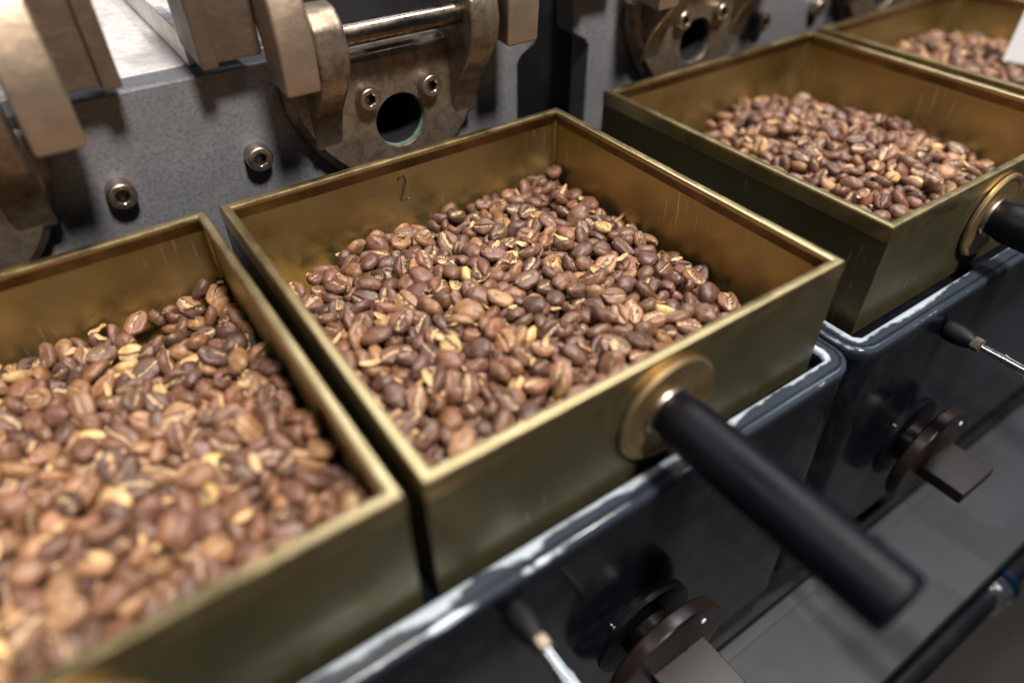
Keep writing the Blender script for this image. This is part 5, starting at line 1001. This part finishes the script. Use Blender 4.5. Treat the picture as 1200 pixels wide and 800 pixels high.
3275 460 35 271 52 -21 97  3242 441 78 294 46 -148 45  3123 469 80 295 141 -5 91  3075 466 70 267 4 -34 25  3273 476 115 299 92 -47 63
3365 459 108 278 87 12 -113  3205 484 154 309 -16 -4 -84  3202 469 176 274 -115 52 -16  3060 483 208 264 160 15 -20  3181 462 221 233 -47 147 7
3061 480 292 252 -20 162 10  3171 447 289 243 -40 -134 -14  3118 483 313 285 -132 -37 -23  3368 456 302 289 6 44 -135  3177 459 337 302 110 59 55
3167 459 421 241 169 16 4  3262 501 430 256 -32 -77 17  3002 460 466 281 -12 169 -8  3167 441 493 299 -1 -147 -82  3423 495 58 293 151 -10 -38
3581 524 22 292 146 39 1  3302 520 82 300 110 -41 -97  3002 544 93 257 -70 18 180  3208 520 60 261 -18 -8 142  3564 497 85 272 169 2 58
3064 532 111 283 -74 18 -136  3311 495 172 286 -26 -62 -125  3317 513 195 284 -12 164 -54  3351 513 220 269 36 -166 26  3113 507 249 260 7 136 -64
3262 538 202 281 -48 -35 -94  3010 529 319 258 -145 -14 -40  3016 519 377 272 167 15 74  3365 539 439 270 -27 -8 -78  3010 503 516 284 44 151 23
3375 552 28 293 60 -131 62  3137 598 73 258 157 25 28  3023 594 83 305 158 11 12  3214 581 100 292 44 -22 -147  3052 549 68 287 -102 -56 58
3174 559 108 285 -98 -45 75  3424 588 118 279 129 15 8  3168 570 156 315 -34 -10 39  3473 565 135 276 -38 135 34  3112 595 233 300 -121 -1 -41
3316 573 225 289 -167 31 -63  3185 589 292 300 41 19 10  3013 589 316 273 15 159 -93  3304 608 382 297 -4 27 122  3121 575 381 267 53 -158 12
3108 561 339 250 -165 -10 89  3361 592 418 284 12 169 -37  3402 595 399 266 -44 -179 4  3129 571 458 264 -33 164 56  3012 609 484 269 163 -32 -4
3224 598 526 312 52 -167 -7  3202 543 564 291 95 52 80  3078 586 596 293 22 -148 18  3110 614 25 292 -146 14 -5  3378 675 47 318 147 84 18
3584 621 73 316 138 12 -112  3263 592 59 295 -23 -110 130  3566 626 109 297 -41 -169 -25  3161 611 97 278 -128 24 -44  3180 653 123 308 -3 158 97
3250 630 229 300 -17 -176 -49  3038 646 270 299 170 -4 22  3210 643 295 306 -93 158 6  3322 612 263 283 5 142 -4  3286 652 346 310 168 -30 3
3379 619 314 290 3 158 79  3324 651 375 282 150 -7 81  3183 641 428 298 -9 -26 -136  3186 643 463 304 10 -14 -60  3175 622 483 295 -118 8 -133
3212 612 505 297 -151 -16 44  3117 656 558 314 12 -169 -78  3387 623 581 309 64 -56 9  3136 655 75 301 176 -16 32  3204 659 395 307 143 -45 69
4074 62 34 291 34 -4 -132  4114 40 61 298 11 2 88  4251 44 165 304 -166 16 60  4411 49 132 306 8 16 105  4025 35 214 298 -168 -40 6
4135 27 284 308 170 17 60  4064 43 318 312 -172 -2 17  4362 80 133 307 -176 -14 10  4254 58 191 281 -157 -17 88  4265 82 181 318 88 112 -16
4563 92 240 303 27 142 -64  4071 84 310 315 28 -125 -36  4072 100 301 306 -111 -3 63  4228 58 347 307 138 -20 -58  4128 169 30 304 -11 -9 -16
4361 140 86 307 -158 8 -44  4114 120 175 302 29 167 74  4330 91 200 298 -176 29 14  4106 129 224 299 127 19 -2  4101 153 253 318 9 -137 83
4014 120 269 306 -155 6 -27  4181 165 83 297 108 -7 91  4116 190 111 304 -130 -3 -12  4212 180 145 304 2 170 -13  4538 164 200 287 176 -11 -35
4111 237 133 306 -13 12 -14  4229 175 228 302 105 -1 -12  4115 181 249 283 170 12 17  4254 192 291 282 -14 176 -50  4162 170 306 299 -135 30 17
4005 157 358 313 42 2 159  4278 176 328 276 14 150 -41  4132 214 30 308 -35 1 -95  4314 208 71 315 -111 126 -29  4165 209 148 317 149 -9 52
4116 198 186 293 -72 -143 24  4144 239 163 314 -24 30 -17  4261 249 188 305 -132 26 -5  4114 226 207 309 -165 14 -49  4107 235 243 307 -7 6 -167
4121 239 221 273 151 8 -85  4300 226 282 267 23 174 9  4266 167 280 268 -113 -44 -20  4332 222 306 294 31 180 -2  4376 207 333 285 -27 157 -60
4265 236 323 268 -132 11 99  4078 206 375 267 1 -159 -101  4417 227 359 302 -25 151 1  4168 273 30 301 -5 178 -74  4118 266 116 295 -54 159 24
4315 271 86 286 8 152 -102  4078 270 161 296 107 9 53  4048 295 153 314 13 118 -38  4023 284 186 290 116 -12 -27  4586 270 228 307 171 16 21
4160 264 255 298 35 -52 177  4315 287 204 272 79 16 156  4575 279 290 297 112 -11 55  4117 259 283 277 2 -33 30  4044 281 243 259 -125 44 -43
4366 264 310 298 -19 178 48  4007 262 331 260 174 -1 -61  4250 280 367 305 -153 4 29  4375 255 410 300 -98 -131 24  4103 320 18 308 -88 176 3
4367 304 79 302 37 -160 22  4424 325 137 315 -33 -32 125  4003 349 141 302 23 31 25  4061 329 102 311 177 -3 -10  4308 324 179 302 31 -2 -171
4367 349 189 283 -7 -60 -131  4057 302 209 315 164 -6 17  4137 331 211 293 -26 -140 7  4068 299 228 244 -108 -22 16  4076 293 264 285 -5 26 -176
4573 307 253 247 16 23 -62  4265 321 330 274 -140 -16 41  4167 315 307 263 1 -128 -93  4117 306 287 252 80 5 -24  4352 287 355 266 -2 -12 -60
4078 292 330 237 14 -14 90  4284 326 383 292 -31 -173 52  4112 315 356 283 71 -135 -36  4233 330 362 256 -116 -33 -71  4119 301 388 256 175 -25 41
4316 241 386 287 -39 166 -3  4063 303 402 297 166 1 -97  4058 244 441 304 -21 6 26  4354 276 432 306 133 -6 94  4210 274 398 292 177 28 53
4017 309 435 269 30 -34 21  4358 322 476 314 -18 -23 -50  4163 323 449 295 71 157 -6  4313 263 472 313 11 1 118  4360 283 492 312 25 13 85
4003 294 463 295 109 -25 -112  4212 306 542 305 38 4 -42  4064 263 526 308 140 5 -68  4044 278 536 300 38 11 93  4411 325 539 281 -35 -31 -97
4224 288 536 268 42 10 87  4257 299 569 282 8 0 180  4071 341 560 267 29 18 -69  4108 308 617 290 -24 -163 -20  4306 293 664 288 -171 49 -29
4274 327 664 292 -11 163 21  4162 296 646 283 60 20 16  4356 370 30 301 -136 -21 -70  4018 380 64 297 -38 -8 -160  4068 381 119 279 -5 168 9
4016 395 146 290 78 -167 1  4122 379 181 310 3 -2 -167  4057 371 165 271 -30 -23 48  4101 407 212 312 12 -8 146  4051 375 208 291 104 33 76
4316 356 217 268 -103 19 112  4155 373 239 291 164 -31 -16  4210 364 260 278 119 38 93  4267 340 259 254 24 -164 31  4122 388 280 231 -43 -18 12
4302 375 300 316 75 12 -84  4326 350 298 279 -149 3 79  4284 367 331 304 129 -17 -40  4124 382 341 266 -39 0 25  4387 360 295 255 -30 -5 -103
4021 371 370 281 2 20 162  4214 342 354 289 157 -26 84  4168 361 434 296 111 -4 -7  4159 363 406 287 -150 36 -71  4307 331 408 276 -41 -68 -59
4350 335 430 255 -67 105 -84  4016 365 464 303 -9 177 45  4213 357 453 266 128 -3 57  4166 349 483 272 -144 1 -110  4065 302 495 279 106 -121 38
4086 317 468 268 14 -1 -134  4219 332 499 248 177 -19 -35  4162 342 459 238 -173 -5 90  4103 341 514 304 29 -174 -45  4318 355 525 272 -171 2 -38
4061 297 517 294 106 -54 21  4068 332 571 298 -32 166 -23  4269 315 595 260 137 5 -4  4218 365 575 283 -46 -12 110  4124 350 587 238 1 -177 -66
4394 369 610 306 -160 -12 54  4398 344 610 300 -59 3 77  4110 374 611 274 -23 161 61  4016 338 635 273 -28 124 -89  4171 323 641 261 121 0 25
4427 367 644 288 -122 28 105  4388 385 661 281 -55 -4 135  4052 350 665 252 148 33 -44  4218 410 103 292 127 31 44  4131 448 121 284 26 -138 1
4158 424 134 272 -53 133 80  4052 442 152 309 -148 -1 95  4014 460 157 296 -24 6 -56  4112 399 168 282 -107 -21 22  4068 405 251 299 -163 -23 -84
4168 426 226 283 41 -162 47  4123 435 196 294 101 -151 -12  4364 393 198 272 99 -9 87  4228 430 275 276 179 8 -76  4007 390 262 263 40 169 -59
4318 432 241 247 140 -21 -2  4302 407 266 250 32 7 120  4066 436 261 221 60 -141 49  4328 408 323 283 142 9 -28  4507 395 295 264 -146 -26 7
4111 415 319 235 154 13 12  4371 436 300 257 -98 -34 -27  4119 417 283 217 -71 -33 -98  4317 424 349 284 17 169 -30  4160 401 373 262 1 -145 -47
4069 445 301 209 -164 -13 84  4184 433 403 274 -175 41 36  4258 397 423 272 6 -179 8  4266 391 462 278 -7 -9 107  4253 422 451 265 123 -9 93
4303 425 493 249 9 6 94  4113 397 544 285 -2 -25 133  4012 464 31 317 -159 1 -81  4215 443 46 300 -115 24 71  4513 474 64 306 -26 -172 -67
4369 447 81 285 141 -23 -86  4511 473 119 317 -169 -39 47  4258 471 96 298 -135 -42 -5  4161 462 124 275 -125 12 122  4067 471 190 283 -165 2 -80
4211 441 180 267 -166 -12 25  4453 492 167 277 102 -139 -2  4067 493 200 294 -161 -36 -28  4253 453 219 301 -132 -7 -99  4062 451 218 258 -14 -10 -96
4104 478 225 270 42 30 70  4106 474 255 309 7 -7 -129  4379 470 243 235 165 -12 -58  4365 478 320 288 55 -33 -164  4364 485 311 244 -120 19 43
4014 469 281 243 -179 30 42  4318 438 370 266 25 1 162  4135 464 354 241 -166 15 21  4418 495 275 219 -137 25 -69  4362 478 412 249 -32 167 -70
4003 446 449 272 15 4 -66  4165 470 467 260 137 30 -78  4312 454 516 254 -152 11 33  4158 428 569 281 -168 4 31  4414 481 624 263 -94 -15 -134
4359 452 601 284 -29 -31 65  4166 456 661 294 -30 -7 107  4107 464 634 249 60 -137 46  4018 491 35 298 113 -3 -114  4168 520 26 301 126 -18 22
4198 511 94 304 4 -159 75  4343 484 137 281 -55 -34 -89  4127 524 151 297 160 11 13  4113 521 180 287 -23 -125 48  4067 546 175 273 111 17 109
4029 509 230 264 27 -9 -120  4212 534 207 299 127 44 66  4113 549 237 255 -40 157 12  4340 532 259 256 -21 -136 8  4435 520 284 226 -161 5 -27
4311 518 309 239 162 -13 67  4222 543 307 217 -149 7 93  4266 507 381 262 -82 -19 -27  4115 530 346 234 -26 -24 -92  4212 507 332 234 80 -50 -108
4339 556 348 184 171 -9 -57  4318 521 434 252 15 -27 -146  4153 542 485 235 34 -18 180  4217 518 498 255 179 8 57  4264 520 527 269 -134 -14 -14
4219 490 511 271 39 -48 -136  4007 515 574 245 -10 10 -57  4104 503 669 289 -70 4 -5  4373 573 91 316 20 155 -65  4162 581 113 319 102 -41 125
4268 554 109 294 -8 -37 -98  4028 565 173 309 4 -118 118  4069 572 195 256 17 167 57  4250 553 208 302 121 6 59  4377 575 227 286 -1 130 -136
4213 597 245 300 -8 -144 92  4276 563 258 269 160 -23 76  4183 608 245 257 5 162 89  4256 586 333 277 176 -10 -30  4364 568 294 266 17 170 36
4041 598 304 240 17 167 56  4514 590 358 254 31 -161 59  4079 564 335 218 156 -25 -54  4216 579 364 211 25 172 26  4004 621 355 233 156 -13 40
4112 555 430 276 28 -5 -48  4107 585 443 256 169 -59 -22  4185 605 532 285 179 12 51  4175 555 527 256 -12 171 87  4118 566 576 270 -160 16 -50
4165 591 595 254 9 -174 -63  4302 537 662 270 -53 -29 86  4066 585 654 257 -50 170 34  4465 623 31 302 137 9 -28  4174 632 133 316 44 33 13
4271 649 92 305 -28 7 -91  4205 611 161 307 -49 169 -3  4368 636 203 304 33 145 -8  4384 608 187 302 7 156 -2  4014 628 242 287 -95 5 -105
4442 608 214 298 -78 -11 -46  4319 620 270 290 120 -2 65  4019 596 284 275 138 12 67  4118 666 255 238 177 24 -12  4213 619 315 268 47 13 -180
4552 623 340 276 -23 -27 -178  4318 653 375 245 34 -19 76  4158 626 384 257 -18 180 15  4135 626 405 284 2 -175 -12  4388 611 410 233 81 14 63
4212 630 525 282 -117 44 -93  4193 639 574 254 4 1 90  4363 615 620 284 -160 -9 11  4059 629 600 280 -22 -140 -33  4205 601 672 296 101 -59 -7
4255 682 69 312 -120 78 57  4059 648 55 306 -23 171 45  4108 673 115 291 -15 -62 139  4461 638 172 316 -5 -10 -51  4067 670 188 298 44 -35 -157
4072 675 177 255 -3 -25 138  4534 654 234 313 36 -155 64  4008 672 219 270 -146 -1 104  4056 674 252 301 85 34 131  4134 649 256 281 -90 16 -99
4326 635 292 254 133 -21 -14  4058 669 307 307 -60 -173 -20  4217 661 287 290 157 7 -19  4067 649 320 257 -133 -23 -52  4317 668 395 281 8 -161 -1
4518 681 363 266 -98 -71 98  4366 672 336 269 47 16 -42  4214 656 425 272 -58 -37 -124  4015 641 444 233 152 -3 48  4164 678 426 282 60 37 83
4102 663 462 280 -56 -119 62  4217 662 484 260 22 137 -28  4270 651 518 260 -122 -1 -93  4126 668 515 273 40 -41 -47  4014 670 583 291 47 -34 -138
4180 677 621 296 -153 -8 -96  4344 657 614 286 -50 14 106
"""
nums = np.array(DATA.split(), dtype=int).reshape(-1, 7)
recs = []
for k0, x_, y_, z_, e1, e2, e3 in nums.tolist():
    recs.append((k0//1000, (k0 % 1000)//50, (k0 % 50)//10, k0 % 10, x_/50, y_/50, -z_/100,
                 Euler((math.radians(e1), math.radians(e2), math.radians(e3))).to_quaternion()))
def bean_mesh(n, v, name, wide=False):
    V, F, C = bean_verts(n, v)
    me = bpy.data.meshes.new(name); me.from_pydata([(x*S, y*S, z*S) for x, y, z in V], [], F)
    me.polygons.foreach_set('use_smooth', [True]*len(F))
    a = me.attributes.new('crease', 'FLOAT', 'POINT'); a.data.foreach_set('value', C)
    l = me.attributes.new('lco', 'FLOAT_VECTOR', 'POINT'); l.data.foreach_set('vector', [c for p in V for c in p])
    me.materials.append(M['bean']); return me
HI = [bean_mesh(14, v, 'coffee_bean') for v in range(VAR)]
LO = [bean_verts(8, v) for v in range(VAR)]
LOn = [(np.array(V), np.array(F), np.array(C)) for V, F, C in LO]
names = {1: 'nearest left tray', 2: 'tray stamped 2', 3: 'third tray from left', 4: 'farthest tray'}
sv, sf, scr, sl, scol, srn = [], [], [], [], [], []; base = 0; top = []; same = {}
for i, (tr, v, sh, scl, x, y, z, q) in enumerate(recs):
    v %= VAR; s = .78+scl/9*.24
    rr = random.Random(i*13+5); key = list(SHADES)[sh]; b = SHADES[key]; k = rr.uniform(.82, 1.2)
    col = (b[0]*k, b[1]*k*rr.uniform(.94, 1.06), b[2]*k*rr.uniform(.9, 1.1))
    px, py, pz = TR[tr][0]+x, TR[tr][1]+y, z
    if i < 300:
        o = bpy.data.objects.new('coffee_bean', HI[v]); COL.objects.link(o)
        o.location = (px*S, py*S, pz*S); o.scale = (s, s, s); o.rotation_mode = 'QUATERNION'; o.rotation_quaternion = q
        o.color = (*col, 1)
        up = (q @ Vector((0, 0, 1))).z
        face = 'crease up' if up < -.45 else ('back up' if up > .45 else 'on edge')
        pos = ('front' if y < 4.6 else 'middle' if y < 9.2 else 'back')+' '+('left' if x < 4.7 else 'centre' if x < 9.3 else 'right')
        word = {'dark': 'dark brown', 'medium': 'medium brown', 'reddish': 'reddish brown', 'light': 'light brown', 'pale': 'pale blond'}[key]
        tag(o, f'{word} bean, {face}, {pos} of {names[tr]}', 'coffee bean', f'coffee beans in {names[tr]}')
        same.setdefault(o['label'], []).append((px, o))
        top.append(o)
    else:
        V, F, C = LOn[v]; R = np.array(q.to_matrix()); Vw = (V*s) @ R.T + np.array((px, py, pz))
        sv.append(Vw*S); sf.append(F+base); base += len(V); scr.append(C); sl.append(V)
        scol.append(np.tile((*col, 1), (len(V), 1))); srn.append(np.full(len(V), rr.random()))
order = ['second', 'third', 'fourth', 'fifth', 'sixth', 'seventh', 'eighth', 'ninth']
for name, rings in same.items():
    if len(rings) > 1:
        rings.sort(key=lambda t: t[0])
        for k, (_, o) in enumerate(rings):
            o['label'] = ('leftmost' if k == 0 else 'rightmost' if k == len(rings)-1 else order[min(k-1, 7)]+' from left')+', '+name
sv, sf = np.concatenate(sv), np.concatenate(sf)
me = bpy.data.meshes.new('coffee_beans'); me.vertices.add(len(sv)); me.vertices.foreach_set('co', sv.ravel())
me.loops.add(len(sf)*4); me.loops.foreach_set('vertex_index', sf.ravel().astype(np.int32))
me.polygons.add(len(sf)); me.polygons.foreach_set('loop_start', np.arange(0, len(sf)*4, 4, dtype=np.int32))
me.polygons.foreach_set('loop_total', np.full(len(sf), 4, dtype=np.int32)); me.update(calc_edges=True)
me.polygons.foreach_set('use_smooth', [True]*len(sf))
a = me.attributes.new('crease', 'FLOAT', 'POINT'); a.data.foreach_set('value', np.concatenate(scr))
a = me.attributes.new('lco', 'FLOAT_VECTOR', 'POINT'); a.data.foreach_set('vector', np.concatenate(sl).ravel())
a = me.attributes.new('bcol', 'FLOAT_COLOR', 'POINT'); a.data.foreach_set('color', np.concatenate(scol).ravel())
a = me.attributes.new('brnd', 'FLOAT', 'POINT'); a.data.foreach_set('value', np.concatenate(srn))
me.materials.append(M['bean_j'])
o = bpy.data.objects.new('coffee_beans', me); COL.objects.link(o)
tag(o, 'smaller showing brown coffee beans filling the brass trays between the larger ones', 'coffee beans'); o['kind'] = 'stuff'

# loose chaff: thin curled flakes lying on the beans
bm = bmesh.new(); rc = random.Random(3)
for i, (tr, v, sh, scl, x, y, z, q) in enumerate(recs[:1100]):
    if rc.random() > .24: continue
    c = Vector((TR[tr][0]+x+rc.uniform(-.3, .3), TR[tr][1]+y+rc.uniform(-.3, .3), z+rc.uniform(.10, .26)))
    R = Matrix.Rotation(rc.uniform(0, 6.28), 3, 'Z') @ Matrix.Rotation(rc.uniform(-.7, .7), 3, 'X') @ Matrix.Rotation(rc.uniform(-.7, .7), 3, 'Y')
    Lh, Wh, curl = rc.uniform(.14, .34), rc.uniform(.05, .13), rc.uniform(.6, 2.2); th = .012
    G = []
    for layer in (0, 1):
        rows = []
        for a in range(6):
            row = []
            for b_ in range(4):
                u, w_ = a/5*2-1, b_/3*2-1; wl = Wh*(1-.55*u*u)*rc.uniform(.85, 1.1)
                p = Vector((Lh*u, wl*w_, Lh*.35*math.sin(curl*u*u)+wl*.8*w_*w_*curl*.5-layer*th+rc.uniform(-.006, .006)))
                row.append(bm.verts.new(c+R @ p))
            rows.append(row)
        G.append(rows)
    for layer, rows in enumerate(G):
        for a in range(5):
            for b_ in range(3):
                f = (rows[a][b_], rows[a+1][b_], rows[a+1][b_+1], rows[a][b_+1]); bm.faces.new(f if layer == 0 else f[::-1])
    T_, B_ = G
    loop = [(a, 0) for a in range(6)]+[(5, b_) for b_ in range(1, 4)]+[(a, 3) for a in range(4, -1, -1)]+[(0, b_) for b_ in (2, 1)]
    for k in range(len(loop)):
        (a1, b1), (a2, b2) = loop[k], loop[(k+1) % len(loop)]
        bm.faces.new((T_[a1][b1], B_[a1][b1], B_[a2][b2], T_[a2][b2]))
o = obj('chaff_flakes', bm, 'chaff', smooth=60)
tag(o, 'thin curled tan flakes of chaff scattered over the beans in the trays', 'chaff'); o['kind'] = 'stuff'

# white card standing in the farthest tray
bm = finish(box(0, .06, 0, 3.5, 0, 3.4), .01, 1)
o = obj('paper_card', bm, 'paper'); o.location = Vector((41.4, 5.0, -1.9))*S; o.rotation_euler = (0, .15, .25)
tag(o, 'plain white paper card standing in the farthest tray at the right edge', 'card')

# chrome and blue valve on a pipe under the bench edge
vr = empty('gas_valve', (27.6, -6.75, -23.2))
obj('pipe', lathe([(.7, -60), (.7, 60)], (0, 0, 0), 0, 1, 24), 'handle', vr)
obj('collar', lathe([(.7, 0), (.95, .05), (1.0, .4), (.92, .6), (.85, .7), (.85, .9), (.98, 1.0), (.98, 1.3), (.7, 1.35)], (0, 0, 0), 0, 1, 24), 'chrome', vr)
obj('blue_ring', lathe([(.7, 1.4), (1.02, 1.45), (1.02, 1.9), (.7, 1.95)], (0, 0, 0), 0, 1, 24), 'blue', vr)
tag(vr, 'dark pipe with a chrome and blue fitting under the bench edge', 'pipe fitting')
